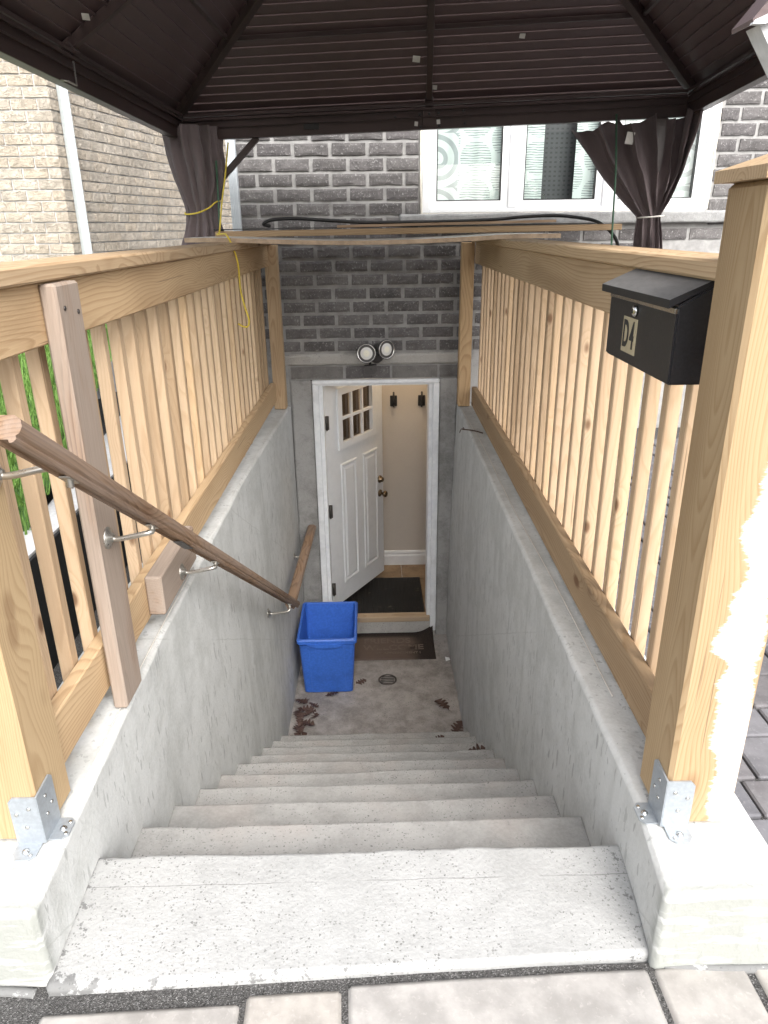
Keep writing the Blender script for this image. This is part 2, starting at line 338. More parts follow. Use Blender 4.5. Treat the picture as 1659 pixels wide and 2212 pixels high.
def sheer():
    g = G('printed_sheer_curtain'); x, y, z = g.xyz(g.coord())
    cw, ch = .215, .235
    cx = g.math('FLOOR', g.math('DIVIDE', x, cw))
    fx = g.math('MULTIPLY', g.math('SUBTRACT', g.math('FRACT', g.math('DIVIDE', x, cw)), .5), cw)
    fz = g.math('MULTIPLY', g.math('SUBTRACT', g.math('FRACT', g.math('ADD', g.math('DIVIDE', z, ch), g.math('MULTIPLY', cx, .5))), .5), ch)
    d = g.math('SQRT', g.math('ADD', g.math('MULTIPLY', fx, fx), g.math('MULTIPLY', fz, fz)))
    wob = g.math('MULTIPLY', g.noise(g.coord(scale=(1, 1, 3)), 9, 2), .02)
    st = g.math('LESS_THAN', g.math('FRACT', g.math('DIVIDE', g.math('ADD', z, wob), .0155)), .34)
    circ = g.math('MULTIPLY', g.math('LESS_THAN', d, .108), st)
    # swirl rings in the outer columns
    sx = g.math('SUBTRACT', g.math('ABSOLUTE', g.math('SUBTRACT', x, 1.35)), .86)
    sz = g.math('SUBTRACT', g.math('FRACT', g.math('DIVIDE', z, .34)), .5)
    szz = g.math('MULTIPLY', sz, .34)
    d2 = g.math('SQRT', g.math('ADD', g.math('MULTIPLY', sx, sx), g.math('MULTIPLY', szz, szz)))
    d2 = g.math('ADD', d2, g.math('MULTIPLY', g.math('ARCTAN2', szz, sx), .012))
    ringm = g.math('LESS_THAN', g.math('FRACT', g.math('DIVIDE', d2, .075)), .42)
    zone = g.math('GREATER_THAN', sx, -.14)
    col = g.mix(g.math('MULTIPLY', g.math('SUBTRACT', 1, zone), circ), (.60, .64, .63), (.25, .27, .27))
    col = g.mix(g.math('MULTIPLY', zone, ringm), col, (.34, .365, .37))
    return g.done(col, .9, spec=.1)
M['sheer'] = sheer()
def screen():
    g = G('woven_dark_screen'); x, y, z = g.xyz(g.coord())
    a = g.math('LESS_THAN', g.math('FRACT', g.math('DIVIDE', x, .035)), .5); b = g.math('LESS_THAN', g.math('FRACT', g.math('DIVIDE', z, .03)), .4)
    return g.done(g.mix(g.math('MULTIPLY', a, b), (.07, .07, .075), (.04, .04, .043)), .7)
M['screen'] = screen()
def rubber():
    g = G('ribbed_rubber_mat'); x, y, z = g.xyz(g.coord())
    rib = g.math('SINE', g.math('MULTIPLY', x, 420)); dust = g.noise(g.coord(), 9, 5, .7)
    col = g.mix(g.math('MULTIPLY', g.sst(dust, .60, .74), .55), (.010, .010, .010), (.20, .18, .14))
    return g.done(col, .45, g.bump(rib, .7, .004), spec=.5)
M['rubber'] = rubber()
def coir():
    g = G('worn_coir_mat'); x, y, z = g.xyz(g.coord()); n = g.noise(g.coord(), 160, 4, .7)
    wornf = g.math('MULTIPLY', g.sst(g.math('ADD', x, g.math('MULTIPLY', g.noise(g.coord(), 5, 3), .22)), .40, .22), g.sst(y, .165, .12))
    col = g.mix(wornf, (.028, .023, .021), (.135, .10, .082))
    col = g.mix(g.math('MULTIPLY', g.sst(n, .4, .7), .35), col, (.12, .09, .07))
    return g.done(col, .95, g.bump(n, .9, .006), spec=.1)
M['coir'] = coir()
M['coir_txt'] = plain('faded_mat_print', (.14, .108, .088), .95, 0, 160, .5, .9, .1)
def grassm():
    g = G('grass_blade'); rd = g.noise(g.coord(), 30, 2)
    return g.done(g.mix(rd, (.06, .14, .022), (.17, .29, .065)), .6, spec=.3, Subsurface_Weight=0.0)
M['grass'] = grassm()
M['lawn'] = plain('lawn_soil', (.05, .11, .022), .9, 0, 20, .4, .5)
def emis(name, col, s):
    g = G(name); return g.done((.8, .8, .8), .5, Emission_Color=(*col, 1), Emission_Strength=s)
M['bulb'] = emis('lit_lamp_diffuser', (1, .76, .50), 26.0)

# ------------------------------------------------------------------ object helpers
def world(o):
    b = o.matrix_basis.copy() if o.name in MB_ else o.matrix_basis.copy()
    return b if o.parent is None else world(o.parent) @ o.matrix_parent_inverse @ b
MB_ = set()
def link(name, data, parent=None, mat=None, loc=None, rot=None, scale=None, mtx=None, label=None, cat=None, group=None, kind=None):
    o = bpy.data.objects.new(name, data); COL.objects.link(o)
    if mtx is not None: o.matrix_basis = mtx
    else:
        if loc is not None: o.location = loc
        if rot is not None: o.rotation_euler = rot
        if scale is not None: o.scale = scale
    if parent is not None:
        o.parent = parent; o.matrix_parent_inverse = world(parent).inverted()
    if mat is not None and data is not None:
        if len(data.materials) == 0: data.materials.append(M[mat] if isinstance(mat, str) else mat)
    if label: o['label'] = label
    if cat: o['category'] = cat
    if group: o['group'] = group
    if kind: o['kind'] = kind
    return o
def thing(name, loc, label, cat, group=None):
    o = link(name, None, loc=loc, label=label, cat=cat, group=group); o.empty_display_size = .1; return o
def mesh(name, vs, fs, smooth=False):
    me = bpy.data.meshes.new(name); me.from_pydata([tuple(v) for v in vs], [], fs); me.update()
    if smooth: me.polygons.foreach_set('use_smooth', [True]*len(me.polygons))
    return me
BC = {}
def box_me(sx, sy, sz, bev=.003, tag=''):
    k = (round(sx, 4), round(sy, 4), round(sz, 4), bev, tag)
    if k in BC: return BC[k]
    bm = bmesh.new(); bmesh.ops.create_cube(bm, size=1)
    bmesh.ops.scale(bm, vec=(sx, sy, sz), verts=bm.verts)
    if bev: bmesh.ops.bevel(bm, geom=bm.edges[:], offset=min(bev, min(sx, sy, sz)*.4), segments=1, affect='EDGES', profile=.5)
    me = bpy.data.meshes.new('board'); bm.to_mesh(me); bm.free(); BC[k] = me; return me
def box(name, x0, x1, y0, y1, z0, z1, mat, parent=None, bev=.003, **kw):
    me = box_me(x1-x0, y1-y0, z1-z0, bev, mat if isinstance(mat, str) else mat.name)
    return link(name, me, parent, mat, loc=((x0+x1)/2, (y0+y1)/2, (z0+z1)/2), **kw)
def bar(name, p0, p1, wd, ht, mat, parent=None, up=(0, 0, 1), bev=.002, axis='y', **kw):
    p0 = Vector(p0); p1 = Vector(p1); d = p1-p0; L = d.length; d.normalize()
    r = d.cross(Vector(up)).normalized(); u = r.cross(d)
    me = box_me(wd, L, ht, bev, mat)
    mt = Matrix(((r.x, d.x, u.x, 0), (r.y, d.y, u.y, 0), (r.z, d.z, u.z, 0), (0, 0, 0, 1)))
    mt.translation = (p0+p1)/2
    return link(name, me, parent, mat, mtx=mt, **kw)
def multi_box(boxes, bev=0):
    vs, fs = [], []
    for x0, x1, y0, y1, z0, z1 in boxes:
        n = len(vs)
        vs += [(x0, y0, z0), (x1, y0, z0), (x1, y1, z0), (x0, y1, z0), (x0, y0, z1), (x1, y0, z1), (x1, y1, z1), (x0, y1, z1)]
        fs += [tuple(n+i for i in f) for f in ((0, 3, 2, 1), (4, 5, 6, 7), (0, 1, 5, 4), (1, 2, 6, 5), (2, 3, 7, 6), (3, 0, 4, 7))]
    return mesh('boxes', vs, fs)
def lattice(c0, c1, c2, fn, skip=()):
    """closed box lattice through coordinate lists; fn maps (x,y,z,nb) to a point"""
    n = (len(c0), len(c1), len(c2)); idx = {}; vs = []; fs = []
    def vid(i, j, k):
        if (i, j, k) not in idx:
            nb = (i in (0, n[0]-1)) + (j in (0, n[1]-1)) + (k in (0, n[2]-1))
            idx[(i, j, k)] = len(vs); vs.append(fn(c0[i], c1[j], c2[k], nb, (i, j, k)))
        return idx[(i, j, k)]
    for ax in range(3):
        a, b = [q for q in range(3) if q != ax]
        for side in (0, n[ax]-1):
            if (ax, 1 if side else 0) in skip: continue
            for i in range(n[a]-1):
                for j in range(n[b]-1):
                    q = []
                    for di, dj in ((0, 0), (1, 0), (1, 1), (0, 1)):
                        t = [0, 0, 0]; t[ax] = side; t[a] = i+di; t[b] = j+dj; q.append(vid(*t))
                    flip = (side > 0) ^ (ax == 1)
                    fs.append(tuple(q) if flip else tuple(reversed(q)))
    return vs, fs
def steps(a, b, res, e=None):
    n = max(1, round((b-a)/res)); c = [a+(b-a)*i/n for i in range(n+1)]
    if e and b-a > 5*e: c = [a, a+e, a+2*e] + [q for q in c[1:-1] if a+e*3 < q < b-e*3] + [b-2*e, b-e, b]
    return c
def rough_box(name, x0, x1, y0, y1, z0, z1, mat, parent=None, res=.06, amp=.003, rnd=.006, e=.012, warp=None, freq=7, local=False, **kw):
    cx, cy, cz = (x0+x1)/2, (y0+y1)/2, (z0+z1)/2
    def fn(x, y, z, nb, ijk):
        p = Vector((x, y, z))
        nv = noise.noise_vector(p*freq)*amp + noise.noise_vector(p*freq*4.3)*amp*.5
        if nb >= 2:
            q = .5+.9*noise.noise(p*11)
            for a, (lo, hi) in enumerate(((x0, x1), (y0, y1), (z0, z1))):
                if abs(p[a]-lo) < 1e-6: p[a] += rnd*(.6+.5*q)
                elif abs(p[a]-hi) < 1e-6: p[a] -= rnd*(.6+.5*q)
        if warp: p = warp(p)
        return p+nv
    vs, fs = lattice(steps(x0, x1, res, e), steps(y0, y1, res, e), steps(z0, z1, res, e), fn)
    me = mesh(name, vs, fs, True)
    return link(name, me, parent, mat, **kw)
def tube(pts, r, seg=8, closed_ends=True, sub=6, rad=None):
    P = [Vector(p) for p in pts]
    if sub > 1 and len(P) > 2:
        Q = []
        for i in range(len(P)-1):
            p0 = P[max(i-1, 0)]; p1 = P[i]; p2 = P[i+1]; p3 = P[min(i+2, len(P)-1)]
            for k in range(sub):
                t = k/sub
                Q.append(.5*((2*p1)+(p2-p0)*t+(2*p0-5*p1+4*p2-p3)*t*t+(3*p1-p0-3*p2+p3)*t**3))
        Q.append(P[-1]); P = Q
    vs, fs = [], []
    nrm = None
    for i, p in enumerate(P):
        d = (P[min(i+1, len(P)-1)]-P[max(i-1, 0)]).normalized()
        if nrm is None:
            nrm = d.cross(Vector((0, 0, 1)) if abs(d.z) < .9 else Vector((1, 0, 0))).normalized()
        nrm = (nrm-d*nrm.dot(d)).normalized(); b = d.cross(nrm)
        rr = r if rad is None else rad(i/(len(P)-1))
        for k in range(seg):
            a = 2*math.pi*k/seg; vs.append(p+(nrm*math.cos(a)+b*math.sin(a))*rr)
    for i in range(len(P)-1):
        for k in range(seg):
            fs.append((i*seg+k, i*seg+(k+1) % seg, (i+1)*seg+(k+1) % seg, (i+1)*seg+k))
    if closed_ends:
        fs.append(tuple(reversed(range(seg)))); fs.append(tuple((len(P)-1)*seg+k for k in range(seg)))
    return mesh('tube', vs, fs, True)
def lathe(prof, seg=24, cap=True):
    vs, fs = [], []
    for r, z in prof:
        for k in range(seg):
            a = 2*math.pi*k/seg; vs.append((r*math.cos(a), r*math.sin(a), z))
    for i in range(len(prof)-1):
        for k in range(seg): fs.append((i*seg+k, i*seg+(k+1) % seg, (i+1)*seg+(k+1) % seg, (i+1)*seg+k))
    if cap: fs.append(tuple(reversed(range(seg)))); fs.append(tuple((len(prof)-1)*seg+k for k in range(seg)))
    me = mesh('lathe', vs, fs, True)
    return me
def prism(poly, axis, a0, a1):
    """poly of 2D points extruded along axis between a0 and a1"""
    def mk(p, t): return {'x': (t, p[0], p[1]), 'y': (p[0], t, p[1]), 'z': (p[0], p[1], t)}[axis]
    n = len(poly); vs = [mk(p, a0) for p in poly]+[mk(p, a1) for p in poly]
    fs = [tuple(range(n)), tuple(range(2*n-1, n-1, -1))]+[(i, (i+1) % n, n+(i+1) % n, n+i) for i in range(n)]
    me = mesh('prism', vs, fs)
    bm = bmesh.new(); bm.from_mesh(me); bmesh.ops.recalc_face_normals(bm, faces=bm.faces); bm.to_mesh(me); bm.free()
    return me
def text_me(body, size, ext=.0008, align='CENTER', off=0.0):
    c = bpy.data.curves.new('text', 'FONT'); c.body = body; c.size = size; c.extrude = ext; c.offset = off; c.align_x = align; c.align_y = 'CENTER'
    o = bpy.data.objects.new('text', c); COL.objects.link(o)
    dg = bpy.context.evaluated_depsgraph_get(); dg.update()
    me = bpy.data.meshes.new_from_object(o.evaluated_get(dg)); me.name = 'lettering'
    COL.objects.unlink(o); bpy.data.objects.remove(o); return me
def lerp_tab(tab, y):
    if y <= tab[0][0]: return tab[0][1]
    for (a, va), (b, vb) in zip(tab, tab[1:]):
        if y <= b: return va+(vb-va)*(y-a)/(b-a)
    return tab[-1][1]

# ------------------------------------------------------------------ ground and paving
YB = 5.40          # face of the brick house
ZF = -1.85         # floor of the stair well
gv = multi_box([(-60, 60, -60, 1.03, -.5, -.032), (.86, 60, 1.03, 60, -.5, -.032), (-60, -2.12, 1.03, 60, -.5, -.06), (-1.66, -.97, 1.03, 60, -1.0, -.62),
                (-.97, .86, 8.5, 60, -.5, -.055), (-1.66, -.97, 1.0301, 1.04, -1, -.032)])
link('ground', gv, None, 'gravel', kind='structure')
# pale kerb left of the trench
link('kerb', prism([(-1.66, 1.03), (-1.66, 7.2), (-2.20, 7.2), (-2.12, 6.0), (-1.82, 3.6), (-1.80, 1.03)], 'z', -.7, .0), None, 'kerb', label='pale concrete kerb strip along the lawn behind left fence', cat='kerb')
tr = box('trench_face', -1.659, -1.640, 1.03, 6.2, -.7, -.012, 'trench_black', None, .002, label='black face along the trench side below the pale kerb', cat='trench_face')  # plain near-black strip covering the trench side under the kerb
# lawn
def lawn_z(x, y): return .0 + .20*max(0, y-3.4) + .02*noise.noise(Vector((x, y, 0)))
def lawn_edge(y): return -1.80 if y < 3.6 else -1.82-.125*(y-3.6)
vs, fs = [], []
nx, ny = 30, 40
for i in range(nx+1):
    for j in range(ny+1):
        y = .5+6.6*j/ny; xe = lawn_edge(y); x = -9+(9+xe)*i/nx; vs.append((x, y, lawn_z(x, y)-.02))
for i in range(nx):
    for j in range(ny):
        a = i*(ny+1)+j; fs.append((a, a+ny+1, a+ny+2, a+1))
link('lawn', mesh('lawn', vs, fs, True), None, 'lawn', kind='structure')
rg = random.Random(3); vs, fs = [], []
for _ in range(26000):
    y = rg.uniform(2.2, 7.0); x = rg.uniform(-5.2, lawn_edge(y)+.02); z = lawn_z(x, y)-.02
    a = rg.uniform(0, 6.28); h = rg.uniform(.05, .13); wd = rg.uniform(.004, .008); l = rg.uniform(0, .06)
    dx, dy = math.cos(a), math.sin(a); lx, ly = math.cos(a*3.1)*l, math.sin(a*3.1)*l; n = len(vs)
    vs += [(x-dx*wd, y-dy*wd, z), (x+dx*wd, y+dy*wd, z), (x+lx*.5+dx*wd*.7, y+ly*.5+dy*wd*.7, z+h*.6), (x+lx*.5-dx*wd*.7, y+ly*.5-dy*wd*.7, z+h*.6), (x+lx, y+ly, z+h)]
    fs += [(n, n+1, n+2, n+3), (n+3, n+2, n+4)]
link('grass', mesh('grass', vs, fs), None, 'grass', label='bright green lawn grass seen between the left fence balusters', cat='grass', kind='stuff')
# cream slabs in front of the landing
pav = link('slab_paving', multi_box([(-2.6, 2.6, -1.6, 1.06, -.0315, -.0225)]), None, 'gravel', kind='structure')
rows = [(.47, 1.022, [(-.688, -.291), (-.279, -.084), (-.070, .562), (.576, .768), (.785, 1.25)]),
        (-.1, .455, [(-.95, -.33), (-.318, .30), (.312, .93)]), (-.67, -.112, [(-.70, -.1), (-.088, .52), (.532, 1.1)])]
for y0, y1, xs in rows:
    for i, (a, b) in enumerate(xs):
        rough_box('slab', a, b, y0, y1-(.018 if i == 0 and y1 > 1 else 0)-(0 if i < 2 else -.008), -.10, -.014-.002*(i % 2), 'paver_cream', pav, res=.05, amp=.0015, rnd=.005, e=.006, warp=lambda p: Vector((p.x-.03*(p.y-1), p.y+.03*p.x, p.z)))
# blue grey pavers right of the stair wall
pg = link('side_paving', multi_box([(.862, 3.4, 1.0605, 5.2, -.0315, -.026)]), None, 'gravel', kind='structure')
rg = random.Random(5); y = 1.06; k = 0
while y < 4.9:
    dep = rg.choice((.14, .18, .21)); x = .88+rg.uniform(-.1, 0) if k else .88
    while x < 2.5:
        wd = rg.choice((.15, .21, .27)); x0 = max(x, .868)
        if x+wd-.008-x0 > .05:
            o = box('paver', x0, x+wd-.009, y, y+dep-.009, -.10, -.012+rg.uniform(-.002, .002), 'paver_grey', pg, .005)
        x += wd
    y += dep; k += 1

# ------------------------------------------------------------------ stair well
LT = [(1.0, -.690), (1.35, -.700), (2.1, -.712), (3.7, -.698), (5.45, -.612)]
LB = [(1.0, -.690), (1.36, -.684), (2.2, -.662), (3.3, -.640), (5.45, -.602)]
RTt = [(1.0, .566), (1.3, .604), (1.9, .606), (3.0, .620), (5.45, .655)]
RB = [(1.0, .566), (1.36, .574), (1.7, .594), (3.3, .604), (5.45, .614)]
def wx(T, B, y, z):
    t = min(1, max(0, (z-ZF)/(.19-ZF))); t = t**1.5
    return lerp_tab(B, y)*(1-t)+lerp_tab(T, y)*t
def warpL(p):
    u = (p.x+.95)/(.95-.70); p.x = -.95+u*(wx(LT, LB, p.y, p.z)+.95); return p
def warpR(p):
    u = (.85-p.x)/(.85-.60); p.x = .85-u*(.85-wx(RTt, RB, p.y, p.z)); return p
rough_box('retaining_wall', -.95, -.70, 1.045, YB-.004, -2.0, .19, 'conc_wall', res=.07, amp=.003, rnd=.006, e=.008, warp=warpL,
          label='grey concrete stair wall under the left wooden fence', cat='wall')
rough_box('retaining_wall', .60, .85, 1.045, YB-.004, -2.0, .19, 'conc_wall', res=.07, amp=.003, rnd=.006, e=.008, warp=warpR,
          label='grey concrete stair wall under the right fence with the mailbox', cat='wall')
st = thing('concrete_stairs', (0, 1.36, ZF), 'concrete basement staircase descending between two walls to an open door', 'stairs')
def step_mesh(name, y0, y1, z1, z0, mat, seed):
    def wf(p):
        a, b = wx(LT, LB, p.y, p.z)-.006, wx(RTt, RB, p.y, p.z)+.006
        u = (p.x+.7)/1.4; p.x = a+u*(b-a)
        if p.y > y1-.02 and p.z > z1-.05:
            p.y += .007*noise.noise(Vector((p.x*3, seed*7.1, 0)))+.004*noise.noise(Vector((p.x*15, seed*3.3, 0)))-.010*max(0, noise.noise(Vector((p.x*9, seed*5.7, 4)))-.35)
        if seed == 0 and p.y < 1.2: p.y += .036*p.x*(1.2-p.y)/.16
        p.z += .003*noise.noise(Vector((p.x*2.2, p.y*2, seed)))
        return p
    return rough_box(name, -.7, .7, y0, y1, z0, z1, mat, st, res=.045, amp=.0015, rnd=.005, e=.007, warp=wf)
def front_warp(p): return p
step_mesh('landing', 1.048, 1.362, 0, -.20, 'conc_land', 0)
for k in range(1, 10):
    step_mesh('step', 1.36+.28*(k-1)-.03, 1.36+.28*k, -.185*k, -.185*(k+1)-.01, 'conc_step', k)
rough_box('well_floor', -.66, .66, 3.84, YB+.16, ZF-.12, ZF, 'conc_dark', res=.06, amp=.002, rnd=.002, kind='structure')
# crumbling mortar fillets where landing meets paving and curbs
for nm, pts in (('left', [(-1.0, 1.040, -.022), (-.80, 1.036, -.020), (-.72, 1.03, -.022)]), ('right', [(.60, 1.052, -.022), (.75, 1.04, -.020), (1.0, 1.042, -.022)])):
    link('mortar_fillet', tube(pts, .010, 8), st, 'conc_land')

# ------------------------------------------------------------------ brick house
hou = thing('brick_house', (.9, YB, -.05), 'charcoal brick house with white window above the basement door', 'house')
WX0, WX1, WZ0, WZ1 = .378, 2.358, 1.535, 2.80
mor = multi_box([(-.885, WX0, YB+.012, YB+.24, .575, 3.6), (WX1, 3.9, YB+.012, YB+.24, .575, 3.6), (WX0, WX1, YB+.012, YB+.24, .575, WZ0-.002), (WX0, WX1, YB+.012, YB+.24, WZ1, 3.6)])
link('wall', mor, hou, 'mortar')
box('foundation', -.885, -.612, YB+.002, YB+.24, -2.0, .574, 'stucco', hou, .002)
box('foundation', .655, 3.9, YB+.002, YB+.24, -2.0, .574, 'stucco', hou, .002)
rough_box('pier', -.612, -.445, YB-.004, YB+.2, ZF-.02, .384, 'stucco', hou, res=.05, amp=.004, rnd=.006)
rough_box('pier', .520, .655, YB-.004, YB+.2, ZF-.02, .384, 'stucco', hou, res=.05, amp=.004, rnd=.006)
rough_box('concrete_band', -.70, .72, YB-.003, YB+.2, .490, .577, 'stucco_l', hou, res=.05, amp=.005, rnd=.008)
def brick_mesh(L, h, d, seed, amp, freq, nx=6, nz=4, edge=.006):
    rgx = random.Random(seed)
    off = Vector((rgx.uniform(0, 50), rgx.uniform(0, 50), 0))
    def fn(x, y, z, nb, ijk):
        p = Vector((x, y, z))
        n = noise.noise_vector(p*freq+off)
        if nb >= 2:
            p.x -= math.copysign(edge*(.5+abs(n.x)), x) if abs(abs(x)-L/2) < 1e-6 else 0
            p.z -= math.copysign(edge*(.5+abs(n.z)), z) if abs(abs(z)-h/2) < 1e-6 else 0
        if ijk[1] == 0:
            p.y += n.y*amp+(edge*.7 if nb >= 2 else 0)
        p.x += n.x*.002; p.z += n.z*.002
        return p
    c0 = [-L/2+L*i/nx for i in range(nx+1)]; c2 = [-h/2+h*i/nz for i in range(nz+1)]
    vs, fs = lattice(c0, [0, d], c2, fn, skip=((1, 1),))
    return mesh('brick', vs, fs, False)
MODL, MODH, BL, BH = .252, .0935, .234, .0795
bmd = [brick_mesh(BL, BH, .05, i, .0045, 28) for i in range(7)]
rg = random.Random(11)
def lay(parent, mat, meshes, x0, x1, z, BLn, h_mod, xs_cut, place, off):
    x = x0-off
    while x < x1:
        a, b = max(x+.011, x0+.002), min(x+BLn+.011, x1-.002)
        for c0, c1 in xs_cut:
            if a < c0 < b and b <= c1: b = c0-.006
            elif c0 <= a < c1 < b: a = c1+.006
            elif c0 <= a and b <= c1: a = b
        if b-a > .035: place(a, b, z)
        x += BLn+(MODL-BL)
row = 0; z = .585
while z < 2.75:
    zc = z+MODH/2
    cut = [(WX0-.025, WX1+.025)] if z+MODH > 1.455 else []
    lim = (-.885, 1.9) if z < 1.26 else (-.885, 3.05)
    def place(a, b, zz):
        link('brick', rg.choice(bmd), hou, 'brick_dark', loc=((a+b)/2, YB+rg.uniform(-.003, .002), zz+rg.uniform(-.0015, .0015)), scale=((b-a)/BL, 1, 1), rot=(0, rg.uniform(-.006, .006), 0))
    x0 = -.885; off = (0 if row % 2 else .126)+rg.uniform(-.012, .012)
    x = x0-off
    while x < lim[1]:
        a, b = max(x+.011, x0+.004), x+.011+BL
        for c0, c1 in cut:
            if a < c0 < b: b = c0
            elif a >= c0 and b <= c1: a = b
            elif a < c1 < b: a = c1
        if b-a > .04 and b > lim[0] and a < lim[1]: place(a, b, zc)
        x += MODL
    z += MODH; row += 1
for a, b, m in ((-.60, -.205, 'brick_lintel'), (-.190, .147, 'brick_dark'), (.160, .505, 'brick_lintel'), (.518, .655, 'brick_lintel')):
    link('lintel_brick', brick_mesh(b-a, .094, .1, int(a*100), .003, 20, 8, 4, .004), hou, m, loc=((a+b)/2, YB-.002, .437))
box('lintel', -.66, .66, YB+.012, YB+.2, .385, .489, 'mortar', hou, 0)
rough_box('window_sill', .22, 2.66, YB-.045, YB+.2, 1.452, WZ0-.004, 'sillstone', hou, res=.04, amp=.004, rnd=.005, e=.01)
# window
win = box('window', WX0, WX0+.05, YB-.008, YB+.12, WZ0, WZ1, 'pvc', hou, .004)
fr = [(WX1-.05, WX1, YB-.008, YB+.12, WZ0, WZ1), (WX0+.05, WX1-.05, YB-.008, YB+.12, WZ0, WZ0+.028), (WX0+.05, WX1-.05, YB-.008, YB+.12, WZ1-.05, WZ1),
      (.972, 1.032, YB-.006, YB+.12, WZ0+.028, WZ1-.05), (1.628, 1.69, YB-.006, YB+.12, WZ0+.028, WZ1-.05)]
for f in fr: box('frame', *f, 'pvc', win, .004)
for i, (a, b) in enumerate(((.428, .972), (1.032, 1.628), (1.69, 2.308))):
    zb, zt = WZ0+.028, WZ1-.05; t = .048
    sm = multi_box([(a, a+t, YB+.012, YB+.06, zb, zt), (b-t, b, YB+.012, YB+.06, zb, zt), (a+t, b-t, YB+.012, YB+.06, zb, zb+t), (a+t, b-t, YB+.012, YB+.06, zt-t, zt)])
    link('sash', sm, win, 'pvc')
    box('gasket', a+t-.001, a+t+.008, YB+.02, YB+.045, zb+t, zt-t, 'black_plastic', win, 0)
    box('gasket', b-t-.008, b-t+.001, YB+.02, YB+.045, zb+t, zt-t, 'black_plastic', win, 0)
    box('gasket', a+t+.008, b-t-.008, YB+.02, YB+.045, zb+t-.001, zb+t+.007, 'black_plastic', win, 0)
    link('pane', mesh('pane', [(a+t, YB+.034, zb+t), (b-t, YB+.034, zb+t), (b-t, YB+.034, zt-t), (a+t, YB+.034, zt-t)], [(0, 1, 2, 3)]), win, 'glass')
link('caulk_line', tube([(WX0-.008, YB-.003, 2.79), (WX0-.010, YB-.004, 1.7), (WX0-.006, YB-.006, WZ0-.003), (WX0+.02, YB-.006, WZ0-.010), (1.3, YB-.006, WZ0-.009), (WX1-.02, YB-.006, WZ0-.006), (WX1+.008, YB-.006, WZ0+.01), (WX1+.010, YB-.004, 1.8), (WX1+.008, YB-.003, 2.79)], .009, 6, sub=1), hou, 'caulk')
# room behind the window
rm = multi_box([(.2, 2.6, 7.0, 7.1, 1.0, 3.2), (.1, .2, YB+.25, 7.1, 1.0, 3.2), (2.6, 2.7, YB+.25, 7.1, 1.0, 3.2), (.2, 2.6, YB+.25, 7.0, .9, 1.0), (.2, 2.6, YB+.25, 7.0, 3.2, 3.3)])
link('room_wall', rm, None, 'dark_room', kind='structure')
def sheer_sheet(x0, x1, amp, ph):
    vs, fs = [], []; n = 60
    for i in range(n+1):
        x = x0+(x1-x0)*i/n; yy = YB+.085+amp*math.sin(x*38+ph)+amp*.5*math.sin(x*71)
        vs += [(x, yy, 1.50), (x, yy+.003, 2.85)]
    for i in range(n): fs.append((2*i, 2*i+2, 2*i+3, 2*i+1))
    return mesh('sheer', vs, fs, True)
link('window_curtain', sheer_sheet(.39, 1.22, .006, 0), None, 'sheer', label='white printed curtain behind the left window pane', cat='curtain')
link('window_curtain', sheer_sheet(1.44, 2.34, .006, 1), None, 'sheer', label='white printed curtain behind the right window pane', cat='curtain')
box('dark_screen', 1.15, 1.50, YB+.20, YB+.21, 1.45, 2.8, 'screen', None, 0, label='dark woven screen between the two printed window curtains', cat='screen')
# downspout of the house
def downspout(name, parent, mat, cx, cy, z0, z1, wd, dp, face=0.0, lean=0.0, **kw):
    poly = []; nr = 5
    for i in range(nr):
        a = -wd/2+wd*i/nr; s = wd/nr
        poly += [(a+.06*s, -dp/2), (a+.42*s, -dp/2), (a+.5*s, -dp/2+.006), (a+.92*s, -dp/2+.006)]
    poly += [(wd/2, dp/2), (-wd/2, dp/2)]
    me = prism(poly, 'z', z0, z1)
    return link(name, me, parent, mat, loc=(cx, cy, 0), rot=(0, lean, face), **kw)
downspout('downspout', hou, 'aluminium_white', -.905, YB-.03, -.05, 3.5, .058, .05)
# ---- door frame, threshold, door
box('door_trim', -.443, -.395, YB-.022, YB+.02, -1.80, .352, 'white_trim', hou, .005)
box('door_trim', .470, .518, YB-.022, YB+.02, -1.80, .352, 'white_trim', hou, .005)
box('door_trim', -.443, .518, YB-.024, YB+.02, .353, .383, 'white_trim', hou, .005)
box('door_jamb', -.395, -.365, YB+.0, YB+.17, -1.66, .335, 'white_trim', hou, .002)
box('door_jamb', .440, .470, YB+.0, YB+.17, -1.66, .335, 'white_trim', hou, .002)
box('door_jamb', -.395, .470, YB+.001, YB+.17, .336, .352, 'white_trim', hou, .002)
box('threshold', -.393, .468, YB-.025, YB+.055, -1.705, -1.655, M['wood_sill'], hou, .005)
rough_box('doorstep', -.443, .518, YB-.006, YB+.2, ZF-.02, -1.706, 'stucco_l', hou, res=.05, amp=.003, rnd=.004)
ANG = R(58); hinge = Vector((-.362, YB+.125, 0)); DW, DT = .862, .045
dm = Matrix.Translation(hinge) @ Matrix.Rotation(ANG, 4, 'Z')
WS0, WS1, WZa, WZb = .205, .69, -.205, .215   # glazed opening
db = [(0, WS0, 0, DT, -1.645, .33), (WS1, DW, 0, DT, -1.645, .33), (WS0, WS1, 0, DT, -1.645, WZa), (WS0, WS1, 0, DT, WZb, .33)]
door = link('door', multi_box(db), hou, 'white_paint', mtx=dm, label='white six-pane door standing open inward')
dtrim = multi_box([(WS0-.045, WS0+.012, -.014, 0, WZa-.045, WZb+.045), (WS1-.012, WS1+.045, -.014, 0, WZa-.045, WZb+.045), (WS0+.012, WS1-.012, -.014, 0, WZa-.045, WZa+.012), (WS0+.012, WS1-.012, -.014, 0, WZb-.012, WZb+.045)])
link('glazing_frame', dtrim, door, 'white_paint', mtx=dm)
mun = []
